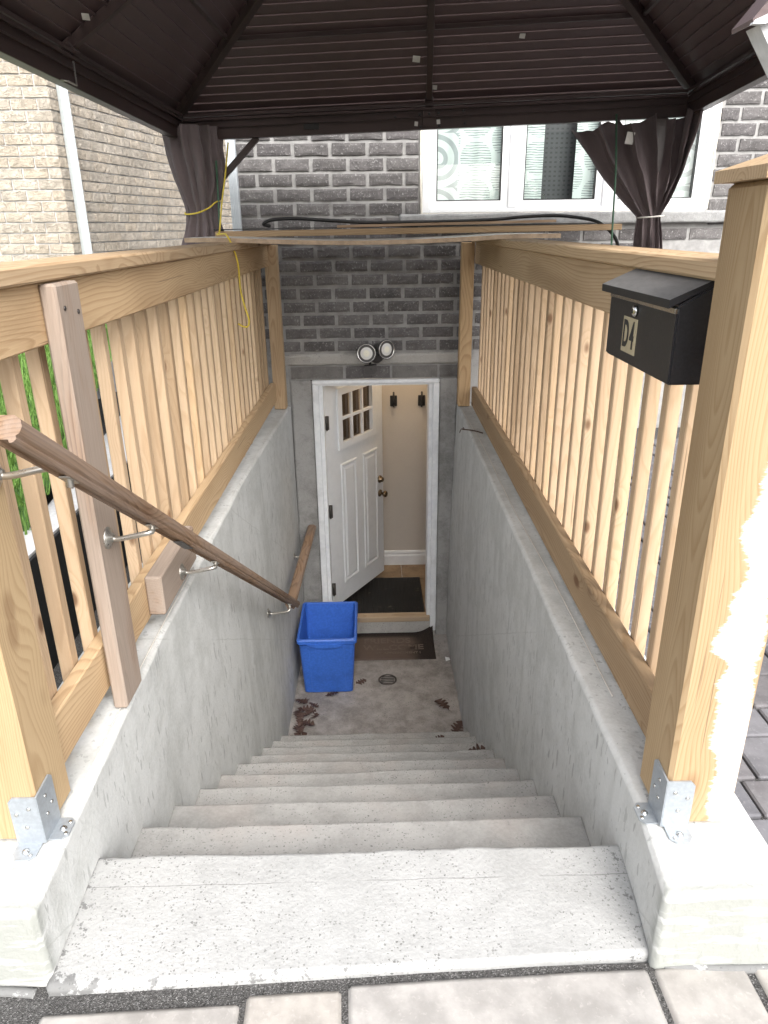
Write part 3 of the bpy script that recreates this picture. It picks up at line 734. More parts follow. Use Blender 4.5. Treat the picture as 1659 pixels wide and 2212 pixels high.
for q in (1, 2): xm = WS0+(WS1-WS0)*q/3; mun.append((xm-.011, xm+.011, -.010, .008, WZa+.012, WZb-.012))
zm = (WZa+WZb)/2
mun.append((WS0+.012, WS1-.012, -.011, .007, zm-.011, zm+.011))
link('muntin', multi_box(mun), door, 'white_paint', mtx=dm)
for i in range(3):
    for j in range(2):
        a = WS0+(WS1-WS0)*i/3+.011; b = WS0+(WS1-WS0)*(i+1)/3-.011; c = (WZa, zm)[j]+.011; d = (zm, WZb)[j]-.011
        link('pane', mesh('pane', [(a, .02, c), (b, .02, c), (b, .02, d), (a, .02, d)], [(0, 1, 2, 3)]), door, 'glass_d', mtx=dm)
def raised_panel(a, b, c, d):
    vs, fs = [], []
    for ins, yy in ((0, -.0005), (.008, -.008), (.018, -.009), (.030, .0035-.004), (.045, -.0005), (.060, -.008)):
        n = len(vs); vs += [(a+ins, yy, c+ins), (b-ins, yy, c+ins), (b-ins, yy, d-ins), (a+ins, yy, d-ins)]
        if n: 
            for k in range(4): fs.append((n-4+k, n-4+(k+1) % 4, n+(k+1) % 4, n+k))
    n = len(vs); fs.append((n-4, n-3, n-2, n-1))
    return mesh('panel', vs, fs)
link('door_panel', raised_panel(.185, .425, -1.475, -.375), door, 'white_paint', mtx=dm)
link('door_panel', raised_panel(.525, .765, -1.475, -.375), door, 'white_paint', mtx=dm)
def on_door(s, y, z): return dm @ Vector((s, y, z))
rotx = Matrix.Rotation(R(90), 4, 'X')
kn = lathe([(.034, 0), (.034, .006), (.013, .012), (.012, .034), (.026, .044), (.031, .058), (.026, .072), (.008, .077)], 20)
link('door_knob', kn, door, 'bronze', mtx=Matrix.Translation(on_door(.80, -.001, -.825)) @ Matrix.Rotation(ANG, 4, 'Z') @ rotx)
dbm = lathe([(.036, 0), (.034, .010), (.024, .016), (.022, .034), (.018, .038), (.006, .038)], 20)
link('deadbolt', dbm, door, 'bronze', mtx=Matrix.Translation(on_door(.80, -.001, -.690)) @ Matrix.Rotation(ANG, 4, 'Z') @ rotx)
for zz in (.02, -.73, -1.45):
    h = box('hinge', -.364, -.335, YB+.108, YB+.1245, zz-.055, zz+.055, 'hinge', door, .002)
    link('hinge_pin', tube([(-.352, YB+.104, zz-.058), (-.352, YB+.104, zz+.058)], .007, 8, sub=1), door, 'hinge')
# ---- hall behind the door
RY = 6.50
box('hall_wall', -.75, 1.2, RY, RY+.1, -1.70, .8, 'wall_in', None, 0, kind='structure')
box('hall_side_wall', -.75, -.65, YB+.24, RY, -1.70, .8, 'wall_in', None, 0, kind='structure')
box('hall_side_wall', 1.2, 1.3, YB+.24, RY, -1.70, .8, 'wall_in', None, 0, kind='structure')
box('hall_front_wall', -.65, -.396, YB+.2405, YB+.26, -1.70, .8, 'wall_in', None, 0, kind='structure')
box('hall_front_wall', .471, 1.2, YB+.2405, YB+.26, -1.70, .8, 'wall_in', None, 0, kind='structure')
box('hall_front_wall', -.396, .471, YB+.2405, YB+.26, .50, .8, 'wall_in', None, 0, kind='structure')
box('hall_ceiling', -.75, 1.3, YB+.2405, RY+.1, .8, .88, 'ceiling_in', None, 0, kind='structure')
hf = box('hall_floor', -.75, 1.3, YB+.2005, RY+.1, -1.80, -1.712, 'mortar', None, 0, kind='structure')
for i in range(6):
    for j in range(3):
        box('tile', -.72+.33*i, -.72+.33*i+.326, RY-.33*(j+1)+.004, RY-.33*j-.001, -1.712, -1.702, 'tile', hf, .0015)
bb = prism([(RY, -1.70), (RY-.016, -1.70), (RY-.016, -1.60), (RY-.010, -1.585), (RY-.012, -1.570), (RY-.006, -1.55), (RY, -1.545)], 'x', -.65, 1.2)
link('baseboard', bb, None, 'white_paint', label='white moulded baseboard along the hall wall', cat='baseboard')
rough_box('rubber_mat', -.362, .437, YB+.058, RY-.31, -1.7015, -1.688, 'rubber', None, res=.05, amp=.003, rnd=.002, label='black ribbed rubber mat inside the open doorway', cat='mat')
for x, lab in ((.205, 'black coat hook on the hall wall nearest the door edge'), (.462, 'black coat hook on the hall wall beside the right jamb')):
    t = thing('coat_hook', (x, RY, -.03), lab, 'hook', 'coat hooks on the hall wall')
    box('plate', x-.032, x+.032, RY-.012, RY, -.085, .015, 'black_plastic', t, .004)
    link('hook_arm', tube([(x, RY-.012, -.05), (x, RY-.045, -.055), (x, RY-.06, -.02), (x, RY-.045, .03), (x, RY-.03, .05)], .008, 8), t, 'black_plastic')
    link('lower_hook', tube([(x, RY-.012, -.07), (x, RY-.035, -.085), (x, RY-.04, -.06)], .007, 8), t, 'black_plastic')
cl = thing('ceiling_light', (.25, 6.1, .79), 'lit warm ceiling light in the hall above the open door', 'ceiling light')
link('base', lathe([(.06, .775), (.085, .80)], 20), cl, 'pvc', loc=(.25, 6.1, 0))
link('shade', lathe([(.02, .735), (.06, .742), (.08, .76), (.082, .774)], 20), cl, 'bulb', loc=(.25, 6.1, 0))
# ---- flood light over the door
fl = thing('flood_light', (.04, YB-.012, .535), 'twin-head security flood light with motion sensor over the door', 'security light')
link('base_plate', lathe([(.055, 0), (.052, .018), (.03, .024)], 20), fl, 'grey_dark', mtx=Matrix.Translation((.045, YB-.011, .56)) @ rotx)
def head(cx, cy, cz, yaw_, tilt):
    mt = Matrix.Translation((cx, cy, cz)) @ Matrix.Rotation(yaw_, 4, 'Z') @ Matrix.Rotation(R(90)+tilt, 4, 'X')
    prof = [(.022, -.125), (.034, -.12), (.040, -.07), (.064, -.012), (.071, .0), (.071, .012), (.064, .012)]
    hd = link('lamp_head', lathe(prof, 28), fl, 'grey_dark', mtx=mt)
    link('rim', lathe([(.064, .008), (.0675, .014), (.064, .017), (.060, .010)], 28, False), hd, 'lead', mtx=mt)
    link('lens', lathe([(.0625, .008), (.04, .013), (.018, .016), (.001, .017)], 28, False), hd, 'lens', mtx=mt)
head(-.026, YB-.16, .602, R(-8), R(-8)); head(.112, YB-.15, .628, R(32), R(-2))
link('arm', tube([(.03, YB-.02, .56), (-.005, YB-.06, .575), (-.024, YB-.09, .60)], .011, 8), fl, 'black_plastic')
link('arm', tube([(.06, YB-.02, .56), (.075, YB-.05, .60), (.09, YB-.07, .63)], .011, 8), fl, 'black_plastic')
link('sensor_neck', tube([(.03, YB-.02, .55), (.0, YB-.06, .535), (-.002, YB-.09, .505)], .011, 8), fl, 'black_plastic')
sp = [(-.048, .030), (.046, .040), (.050, -.002), (.030, -.026), (-.020, -.032), (-.040, -.026)]
sn = link('motion_sensor', prism([(x-.002, z+.475) for x, z in sp], 'y', YB-.14, YB-.08), fl, 'grey_dark')
box('sensor_eye', -.006, .010, YB-.143, YB-.138, .482, .489, 'ink', sn, .001)

# ------------------------------------------------------------------ fences
def fence(side, label):
    s = side
    f = thing('wooden_fence', (s*.76, 3.3, .19), label, 'fence')
    ap = .720 if s < 0 else .712
    def bx(name, xa, xb, *a, **k):
        xa, xb = s*xa, s*xb
        return box(name, min(xa, xb), max(xa, xb), *a, **k)
    y0, y1 = 1.380, 5.355
    bx('top_rail', ap, ap+.038, y0, y1-.09, 1.207, 1.344, 'wood_y', f, .004)
    bx('cap_rail', ap-.022, ap+.135, y0, y1-.02, 1.345, 1.383, 'wood_y', f, .005)
    za, zb = (.255, .395) if s < 0 else (.206, .344)
    bx('bottom_rail', ap+.008, ap+.046, y0, y1-.09, za, zb, 'wood_y', f, .004)
    me = box_me(.036, .036, 1.17, .003, 'picket')
    r2 = random.Random(21 if s < 0 else 22)
    yy = 1.46 if s < 0 else 1.472; i = 0
    while yy < 5.22:
        link('baluster', me, f, 'picket', loc=(s*(ap+.065+r2.uniform(0, .003)), yy+.030+r2.uniform(-.003, .003), .785+r2.uniform(-.01, .005)), rot=(0, r2.uniform(-.003, .003), r2.uniform(-.03, .03)))
        yy += .1375; i += 1
    bx('back_post', .659 if s < 0 else .621, .748 if s < 0 else .710, 5.268, 5.357, .195, 1.344, 'wood_z', f, .004)
    return f, ap
fL, apL = fence(-1, 'left pine picket fence with wide top rail on the stair wall')
SL = .027    # the fences run 0.77 degrees off the stair axis; front posts are set to stay put
fR, apR = fence(1, 'right pine picket fence with wide top rail beside the mailbox')
# front posts, brackets and cap
def tri(name, vs, fs, mat, parent, **kw): return link(name, mesh(name, vs, fs), parent, mat, **kw)
box('front_post', -.892+SL, -.738+SL, 1.222, 1.376, .196, 1.56, 'cedar', fL, .009)
box('front_post', .634+SL, .788+SL, 1.222, 1.376, .196, 1.5135, 'post_paint', fR, .009, label='square front post with a smear of white paint')
cx0, cx1, cy0, cy1, cz = .617, .805, 1.205, 1.393, 1.514
cap = [(cx0, cy0, cz), (cx1, cy0, cz), (cx1, cy1, cz), (cx0, cy1, cz), (cx0, cy0, cz+.02), (cx1, cy0, cz+.02), (cx1, cy1, cz+.02), (cx0, cy1, cz+.02),
       (.700, 1.288, cz+.052), (.722, 1.288, cz+.052), (.722, 1.310, cz+.052), (.700, 1.310, cz+.052)]
capo = tri('post_cap', [Vector(v)-Vector((.711, 1.299, 1.52)) for v in cap], [(3, 2, 1, 0), (0, 1, 5, 4), (1, 2, 6, 5), (2, 3, 7, 6), (3, 0, 4, 7), (4, 5, 9, 8), (5, 6, 10, 9), (6, 7, 11, 10), (7, 4, 8, 11), (8, 9, 10, 11)], 'wood_x', fR, loc=(.711+SL, 1.299, 1.52))
def bracket(parent, s, xc, yc):
    """galvanised angle bracket on the inner front corner of a post; corner at (xc, yc)"""
    z0 = .192; t = .004
    def pl(pts, ax, a): 
        me = prism(pts, ax, a, a+t); return me
    gp = -s  # plates extend away from the well on the front face
    # front plate (plane y = yc-t)
    x1 = xc+s*.058
    fp = [(xc-s*.003, z0+.004), (x1, z0+.004), (x1, z0+.118), (x1-s*.010, z0+.130), (xc-s*.003, z0+.130)]
    b = link('post_bracket', prism(fp, 'y', yc-t-.001, yc-.001), parent, 'galv')
    sp_ = [(yc-t, z0+.004), (yc+.072, z0+.004), (yc+.072, z0+.125), (yc+.062, z0+.135), (yc-t, z0+.130)]
    sx = sorted((xc-s*.001, xc-s*(t+.001)))
    link('bracket_plate', prism(sp_, 'x', *sx), b, 'galv')
    ff = [(xc+s*.004, yc-t), (x1-s*.002, yc-t), (x1-s*.002, yc-.034), (x1-s*.014, yc-.050), (xc+s*.016, yc-.050), (xc+s*.004, yc-.038)]
    link('bracket_foot', prism(ff, 'z', z0, z0+t), b, 'galv')
    sf = [(xc-s*.002, yc+.006), (xc-s*.032, yc+.006), (xc-s*.044, yc+.018), (xc-s*.044, yc+.056), (xc-s*.034, yc+.068), (xc-s*.002, yc+.068)]
    link('bracket_foot', prism(sf, 'z', z0, z0+t), b, 'galv')
    scw = lathe([(.0048, 0), (.0045, .002), (.0025, .003), (.0005, .0022)], 12)
    scb = lathe([(.0085, 0), (.008, .0015), (.0055, .002), (.005, .005), (.0008, .0055)], 12)
    for dx, dz in ((.016, .10), (.045, .085), (.028, .05)):
        link('screw', scw, b, 'lead', mtx=Matrix.Translation((xc+s*dx, yc-t-.001, z0+dz)) @ rotx)
    for dy, dz in ((.03, .105), (.05, .07), (.025, .06)):
        link('screw', scw, b, 'lead', mtx=Matrix.Translation((xc-s*(t+.001), yc+dy, z0+dz)) @ Matrix.Rotation(-s*R(90), 4, 'Y'))
    link('anchor_bolt', scb, b, 'lead', loc=(xc+s*.03, yc-.028, z0+t)); link('anchor_bolt', scb, b, 'lead', loc=(xc-s*.026, yc+.036, z0+t))
    link('screw', scw, b, 'lead', loc=(xc+s*.016, yc-.038, z0+t)); link('screw', scw, b, 'lead', loc=(xc-s*.036, yc+.022, z0+t)); link('screw', scw, b, 'lead', loc=(xc-s*.034, yc+.055, z0+t))
bracket(fL, -1, -.738+SL, 1.222); bracket(fR, 1, .634+SL, 1.222)
# weathered support board and block for the handrail
wb = box('support_board', -.7195, -.680, 1.690, 1.825, .196, 1.340, 'woodw_z', fL, .006, label='weathered grey-pink upright board carrying the handrail bracket')
for yy, zz in ((1.722, 1.285), (1.795, 1.27)): link('screw', lathe([(.006, 0), (.005, .002), (.001, .0015)], 10), wb, 'hinge', mtx=Matrix.Translation((-.679, yy, zz)) @ Matrix.Rotation(R(90), 4, 'Y'))
box('mounting_block', -.7275, -.672, 2.085, 2.52, .27, .41, 'woodw_y', fL, .006, label='weathered block screwed to the bottom rail')

for f_ in (fL, fR): f_.rotation_euler = (0, 0, -R(.77))
# ------------------------------------------------------------------ handrails
RP = [(-.026, -.008), (-.030, .004), (-.026, .018), (-.014, .026), (.014, .026), (.026, .018), (.030, .004), (.026, -.008), (.020, -.012), (.022, -.018), (.017, -.024), (.010, -.025), (.008, -.019), (-.008, -.019), (-.010, -.025), (-.017, -.024), (-.022, -.018), (-.020, -.012)]
def rail_mesh(L):
    return prism([(x*.94, z*.94) for x, z in RP], 'y', -L/2, L/2)
def rail(parent, p0, p1, mat='wood_rail', me_scale=1.0):
    p0, p1 = Vector(p0), Vector(p1); d = (p1-p0); L = d.length; d.normalize()
    r = d.cross(Vector((0, 0, 1))).normalized(); u = r.cross(d)
    mt = Matrix(((r.x, d.x, u.x, 0), (r.y, d.y, u.y, 0), (r.z, d.z, u.z, 0), (0, 0, 0, 1))); mt.translation = (p0+p1)/2
    return link('rail', rail_mesh(L), parent, mat, mtx=mt @ Matrix.Diagonal((me_scale, 1, me_scale, 1)))
def rail_bracket(parent, wall, top):
    wv, tp = Vector(wall), Vector(top)
    rs = link('bracket', lathe([(.030, 0), (.029, .004), (.014, .010), (.010, .018)], 18), parent, 'steel', mtx=Matrix.Translation(wv) @ Matrix.Rotation(R(90), 4, 'Y'))
    m1 = wv+Vector((.03, 0, -.004)); m2 = Vector((tp.x-.008, wv.y, wv.z+.012)); m3 = tp+Vector((0, 0, -.012))
    link('arm', tube([wv+Vector((.008, 0, 0)), m1, m2, m3, tp], .0075, 8, rad=lambda t: .0075), rs, 'steel')
    link('saddle', box_me(.022, .05, .004, .001, 'steel'), rs, 'steel', loc=tp, rot=(math.atan(-.66), 0, 0))
def rline(y): t = (y-1.18)/(4.12-1.18); return Vector((-.603+t*.088, y, 1.135-t*1.955))
hr = thing('handrail', (-.60, 1.3, .9), 'long moulded wooden handrail sloping down the left stair wall', 'handrail')
rail(hr, rline(1.16), rline(2.035)); rail(hr, rline(2.038), rline(4.12), 'wood_rail')
for wv, yy in (((-.737, 1.34, 1.012), 1.35), ((-.701, 1.745, .698), 1.76), ((-.687, 2.31, .318), 2.33), ((-.655, 3.86, -.735), 3.88)):
    tp = rline(yy)+Vector((0, 0, -.028)); rail_bracket(hr, wv, tp)
link('joint_plate', box_me(.026, .13, .003, .0005, 'grey_dark'), hr, 'grey_dark', loc=rline(2.0)+Vector((0, 0, -.031)), rot=(math.atan(-.665), 0, 0))
hr2 = thing('handrail', (-.53, 4.8, -.8), 'short level wooden handrail on the wall behind the blue bin', 'handrail')
rail(hr2, (-.545, 4.10, -.815), (-.500, 5.375, -.815), 'wood_rail', 1.25)
for wv, tp in (((-.640, 4.35, -.90), (-.540, 4.36, -.852)), ((-.618, 5.02, -.90), (-.516, 5.03, -.852))): rail_bracket(hr2, wv, tp)

# ------------------------------------------------------------------ mailbox
mb = thing('mailbox', (.67, 1.73, 1.12), 'black metal mailbox marked D4 on the right fence', 'mailbox')
bX0, bX1, bY0, bY1, bZ0, bZ1 = .615, .6895, 1.468, 1.888, 1.137, 1.308
bp = [(bX1, bZ0), (bX0, bZ0), (bX0, bZ1-.012), (bX1, bZ1+.03)]
bme = prism(bp, 'y', bY0, bY1)
bm = bmesh.new(); bm.from_mesh(bme); bmesh.ops.bevel(bm, geom=bm.edges[:], offset=.004, segments=2, affect='EDGES'); bm.to_mesh(bme); bm.free()
body = link('body', bme, mb, 'black_metal')
link('lid', prism([(.5985, 1.291), (.5985, 1.308), (.688, 1.347), (.6885, 1.337), (.604, 1.294)], 'y', bY0+.004, bY1+.026), mb, 'dusty_lid', label='dusty sloping lid')
box('back_flange', .6825, .6895, bY0-.002, bY1+.024, 1.338, 1.366, 'black_metal', mb, .002)
box('inner_lip', bX0-.0025, bX0+.004, bY0+.004, bY1-.004, 1.280, 1.2905, 'lead', mb, .0005)
LKY, PY = 1.697, 1.722
lk = link('lock', lathe([(.014, 0), (.013, .005), (.009, .008), (.001, .0085)], 20), mb, 'lead', mtx=Matrix.Translation((bX0-.0005, LKY, 1.263)) @ Matrix.Rotation(R(-90), 4, 'Y'))
box('keyway', bX0-.0105, bX0-.0085, LKY-.002, LKY+.002, 1.258, 1.268, 'ink', lk, 0)
pl = box('number_plate', bX0-.0022, bX0-.0002, PY-.046, PY+.046, 1.163, 1.245, 'gold', mb, .0004)
# text faces -x, reads with its right side towards the viewer (-y)
tm = Matrix(((0, 0, -1, 0), (-1, 0, 0, 0), (0, 1, 0, 0), (0, 0, 0, 1)))
for ch, yy in (('D', PY+.021), ('4', PY-.021)):
    mt = tm.copy(); mt.translation = (bX0-.0028, yy, 1.203)
    link('lettering', text_me(ch, .086, .0004, off=.0022), pl, 'ink', mtx=mt @ Matrix.Diagonal((.62, 1, 1, 1)))

# ------------------------------------------------------------------ recycling bin
bn = thing('recycling_bin', (-.36, 4.77, ZF), 'tall open blue plastic recycling bin on the well floor', 'bin')
def rrect(x0, x1, y0, y1, r, z, n=5):
    out = []
    for cx, cy, a0 in ((x1-r, y0+r, -90), (x1-r, y1-r, 0), (x0+r, y1-r, 90), (x0+r, y0+r, 180)):
        for i in range(n+1):
            a = R(a0+90*i/n); out.append((cx+r*math.cos(a), cy+r*math.sin(a), z))
    return out
def loft(rings, cap0=True, cap1=False):
    vs = [p for r_ in rings for p in r_]; n = len(rings[0]); fs = []
    for i in range(len(rings)-1):
        for k in range(n): fs.append((i*n+k, i*n+(k+1) % n, (i+1)*n+(k+1) % n, (i+1)*n+k))
    if cap0: fs.append(tuple(reversed(range(n))))
    if cap1: fs.append(tuple((len(rings)-1)*n+k for k in range(n)))
    return mesh('loft', vs, fs, False)
zt = -1.325
def ring(t, ins, z):   # t 0 bottom .. 1 top
    return rrect(-.545-.017*t+ins, -.180+.030*t-ins, 4.585-.085*t+ins, 4.965+.085*t-ins, .024, z)
body = loft([ring(0, .012, ZF+.002), ring(.02, 0, ZF+.014), ring(.5, 0, (ZF+zt)/2), ring(.92, 0, zt-.05), ring(.92, .006, zt-.05), ring(.97, .004, zt-.02), ring(1, .002, zt-.004), ring(1, .008, zt-.004), ring(.5, .006, (ZF+zt)/2), ring(.03, .008, ZF+.012)], True, True)
link('body', body, bn, 'blue_pla')
link('rim', loft([ring(1, .004, zt-.030), ring(1, -.012, zt-.032), ring(1, -.014, zt-.006), ring(1, -.008, zt+.004), ring(1, .006, zt+.004), ring(1, .009, zt-.004)], False, False), bn, 'blue_pla')
hp = [(-.50, zt-.032), (-.23, zt-.032), (-.25, zt-.046), (-.295, zt-.064), (-.43, zt-.064), (-.475, zt-.046)]
link('handle_lip', prism(hp, 'y', 4.484, 4.505), bn, 'blue_pla')
for xx in (-.49, -.235):
    link('rib', tube([(xx+.004, 4.5825, ZF+.03), (xx, 4.512, zt-.07)], .0022, 6, sub=1), bn, 'blue_pla')

# ------------------------------------------------------------------ door mat, drain, leaves
def mat_mesh():
    vs, fs = [], []; nx_, ny_ = 40, 24
    for j in range(ny_+1):
        for i in range(nx_+1):
            x = -.36+.725*i/nx_; y = -.185+.37*j/ny_
            cu = max(0, (y-.10)/.085)**2*.022+max(0, (x-.20)/.165)**2*max(0, (y+.05)/.235)**2*.075
            vs.append((x, y, .012+cu+.0015*noise.noise(Vector((x*40, y*40, 0)))))
    for j in range(ny_):
        for i in range(nx_): a = j*(nx_+1)+i; fs.append((a, a+1, a+nx_+2, a+nx_+1))
    n = len(vs); vs += [(v[0], v[1], max(v[2]-.011, .001)) for v in vs]
    per = [i for i in range(nx_+1)]+[j*(nx_+1)+nx_ for j in range(1, ny_+1)]+[ny_*(nx_+1)+i for i in range(nx_-1, -1, -1)]+[j*(nx_+1) for j in range(ny_-1, 0, -1)]
    for k in range(len(per)): a, b = per[k], per[(k+1) % len(per)]; fs.append((a, a+n, b+n, b))
    return mesh('door_mat', vs, fs, True)
MC = (.128, 5.20, ZF)
dmat = link('door_mat', mat_mesh(), None, 'coir', loc=MC, label='worn black and brown doormat with faded lettering below the threshold', cat='doormat')
for tx, sz, yy, xs in (('FRIENDS', .105, .085, -.03), ('WELCOME', .105, -.018, .02), ('BY APPOINTMENT !', .042, -.100, .06)):
    link('lettering', text_me(tx, sz, .0012, off=sz*.02), dmat, 'coir_txt', loc=(MC[0]+xs, MC[1]+yy, ZF+.0145))
dr = thing('floor_drain', (.088, 4.74, ZF), 'round dark floor drain in the concrete well floor', 'drain')
link('drain_ring', lathe([(.072, .001), (.072, .006), (.060, .007), (.058, .002)], 32, False), dr, 'hinge', loc=(.088, 4.74, ZF))
link('grate', multi_box([(.088-.052, .088+.052, 4.74-.055+.0225*i, 4.74-.055+.0225*i+.009, ZF+.001, ZF+.004) for i in range(5)]), dr, 'black_plastic')
def leaf_mesh(seed):
    r_ = random.Random(seed); pts = []
    lob = 4
    half = [(0, 0)]
    for i in range(lob):
        t = .12+.80*i/lob; wd = .34*math.sin(math.pi*(t*.85+.12))
        half += [(t, .07+r_.uniform(0, .02)), (t+.10, wd*r_.uniform(.85, 1.2)), (t+.16, wd*r_.uniform(.75, 1.05))]
    half.append((1.02, 0))
    vs = []; fs = []
    mid = [(x, 0) for x, _ in half]
    cu = r_.uniform(.1, .35); ph = r_.uniform(0, 6)
    def lift(x, y): return .02+cu*y*y*1.5+.07*math.sin(x*4+ph)*(.4+abs(y))+.05*math.sin(y*9+x*5+ph)
    for x, y in half: vs.append((x-.5, y, lift(x, y)))
    for x, y in mid: vs.append((x-.5, 0, lift(x, 0)-.015))
    for x, y in half: vs.append((x-.5, -y*.95, lift(x, -y)))
    n = len(half)
    for i in range(n-1):
        fs += [(i, i+1, n+i+1, n+i), (n+i, n+i+1, 2*n+i+1, 2*n+i)]
    k = len(vs); vs += [(-.5, .012, .02), (-.5, -.012, .02), (-.82, .0, .05)]; fs.append((k, k+1, k+2))
    return mesh('leaf', vs, fs)
lms = [leaf_mesh(i) for i in range(5)]
LV = [(-.123, 4.707, ZF+.006, .10, .5, 'curled dead oak leaf beside the floor drain'), (.486, 4.40, ZF+.006, .15, 2.2, 'dark dead oak leaf lying alone at right of the well floor'), (.565, 4.13, ZF+.01, .14, 1.0, 'crumpled dead leaf against the right wall foot'),
      (.398, 3.80, -1.662, .085, .4, 'small dead leaf with upright stem on the lowest step'), (.555, 3.24, -1.292, .12, .2, 'dead leaf in the corner of a lower step by right wall')]
for i, (x, y, z, s, a, lab) in enumerate(LV):
    link('fallen_leaf', lms[i % 5], None, 'leaf', loc=(x, y, z), rot=(.1, -.08, a), scale=(s, s, s), label=lab, cat='leaf', group='scattered dead leaves')
rg = random.Random(8)
PIL = [(-.45, 4.30), (-.53, 4.47), (-.52, 4.36), (-.553, 4.24), (-.47, 4.43), (-.34, 4.545), (-.56, 4.16), (-.50, 4.30), (-.55, 4.06), (-.51, 4.20), (-.57, 4.30), (-.54, 4.12), (-.49, 4.37), (-.575, 4.03), (-.56, 4.45)]
for i, (x, y) in enumerate(PIL):
    s = rg.uniform(.09, .14)
    link('fallen_leaf', lms[i % 5] if i % 3 else lms[(i+2) % 5], None, None, loc=(x, y, ZF+.008+.010*(i % 4)), rot=(rg.uniform(-.3, .3), rg.uniform(-.3, .3), rg.uniform(0, 6.28)), scale=(s, s, s),
         label='dead brown oak leaf in the pile at left of the well floor', cat='leaf', group='pile of dead leaves by the left wall')
link('paper_scrap', mesh('scrap', [(0, 0, .002), (.035, .004, .012), (.032, .05, .004), (-.004, .045, .015), (.016, .025, .02)], [(0, 1, 4), (1, 2, 4), (2, 3, 4), (3, 0, 4)]), None, 'paper', loc=(.57, 4.98, ZF), label='small white paper scrap by the right wall near the mat', cat='litter')
link('twig', tube([(.60, 4.6, .20), (.66, 4.55, .205), (.72, 4.50, .20)], .004, 6), None, 'leaf', label='dry twig lying across the far end of the right wall top', cat='twig')
link('twig', tube([(.585, 4.63, .17), (.595, 4.615, .198), (.61, 4.59, .203), (.60, 4.57, .22)], .003, 5), None, 'leaf', label='small forked twig tip hanging over the right wall edge', cat='twig')
link('wire', tube([(.665, 5.2, .193), (.680, 4.2, .1945), (.668, 3.2, .1945), (.678, 2.4, .1945), (.674, 1.7, .194)], .002, 5), None, 'rope_w', label='thin pale wire running along the right wall top', cat='wire')
link('wire', tube([(-.722, 1.42, .193), (-.728, 2.0, .1945), (-.722, 2.6, .1945)], .002, 5), None, 'rope_w', label='thin pale wire on the left wall top beside the post', cat='wire')

# ------------------------------------------------------------------ neighbour house
K = Vector((-2.62, 6.85, 0)); dirS = Vector((.19, .982, 0)).normalized(); dirF = Vector((-1, -.012, 0)).normalized()
nS = Vector((dirS.y, -dirS.x, 0)); nF = Vector((dirF.y, -dirF.x, 0))
if nF.y > 0: nF = -nF
nh = thing('neighbour_house', (K.x-1, K.y+1, 0), 'beige rock-faced brick house beyond the left fence', 'house')
LS, LF = 6.2, 2.2
a0 = K-nS*.012-nF*.012
vsn = [a0, a0+dirS*LS, a0+dirS*LS+Vector((-5, 0, 0)), a0+dirF*5]
vv = [(v.x, v.y, -.3) for v in vsn]+[(v.x, v.y, 4.6) for v in vsn]
nm = mesh('wall', vv, [(0, 1, 5, 4), (1, 2, 6, 5), (2, 3, 7, 6), (3, 0, 4, 7), (4, 5, 6, 7)])
bm = bmesh.new(); bm.from_mesh(nm); bmesh.ops.recalc_face_normals(bm, faces=bm.faces); bm.to_mesh(nm); bm.free()
link('wall', nm, nh, 'mortar_b')
NL, NH, nl, nhh = .219, .0868, .209, .0768
bmb = [brick_mesh(nl, nhh, .04, 40+i, .005, 30, 6, 3, .002) for i in range(5)]
rg = random.Random(17)
def basis(d, n, p, sx):
    # local +x along wall, local -y outward
    xd = d; yd = -n; zd = Vector((0, 0, 1))
    if xd.cross(yd).z < 0: xd = -xd
    m = Matrix(((xd.x, yd.x, 0, 0), (xd.y, yd.y, 0, 0), (0, 0, 1, 0), (0, 0, 0, 1))); m.translation = p
    return m @ Matrix.Diagonal((sx, 1, 1, 1))
ncount = 0; farv, farf = [], []
for r_ in range(21):
    zc = 1.00+NH*(r_+.5)
    for wallk, d, n, LL in (('f', dirF, nF, .75), ('s', dirS, nS, 5.6)):
        s0 = 0.0; first = True
        while s0 < LL:
            ln = nl*(.5 if first and (r_ % 2 == (wallk == 's')) else 1.0)-(.0 if True else 0)
            p = K+d*(s0+ln/2+.001)+n*rg.uniform(-.002, .003); p.z = zc
            m = basis(d, n, p, ln/nl); me = rg.choice(bmb)
            if ncount < 297 and (wallk == 'f' or s0 < 2.3):
                link('brick', me, nh, 'brick_beige', mtx=m); ncount += 1
            else:
                q = len(farv); farv += [m @ v.co for v in me.vertices]; farf += [tuple(i+q for i in pl_.vertices) for pl_ in me.polygons]
            s0 += ln+.010; first = False
fb = link('far_brickwork', mesh('far_brickwork', farv, farf), nh, 'brick_beige', kind='stuff')
pdn = K+dirS*.13+nS*.05
downspout('downspout', nh, 'aluminium_grey', pdn.x, pdn.y, .0, 4.5, .075, .055, math.atan2(nS.y, nS.x)+R(90)-.55)

# ------------------------------------------------------------------ gazebo
gz = thing('gazebo', (.37, 3.3, -.05), 'dark brown metal gazebo roof spanning over the stairway', 'gazebo')
BLc = Vector((-1.12, 4.90, 1.945)); BRc = Vector((1.863, 4.66, 2.018))
SW = (BRc-BLc).length; ex = (BRc-BLc)/SW; ey = Vector((-.066, -.998, .035)).normalized(); TD = 2.9
def Gp(s, t, h): return BLc+ex*s+ey*t+Vector((0, 0, h))
for nm_, p, q in (('beam', Gp(-.03, 0, .05), Gp(SW+.03, 0, .05)), ('beam', Gp(-.0, .03, .05), Gp(0, TD, .05)), ('beam', Gp(SW, .03, .05), Gp(SW, TD, .05)), ('beam', Gp(0, TD+.03, .05), Gp(SW, TD+.03, .05))):
    b_ = bar(nm_, p, q, .05, .10, 'brown_metal', gz)
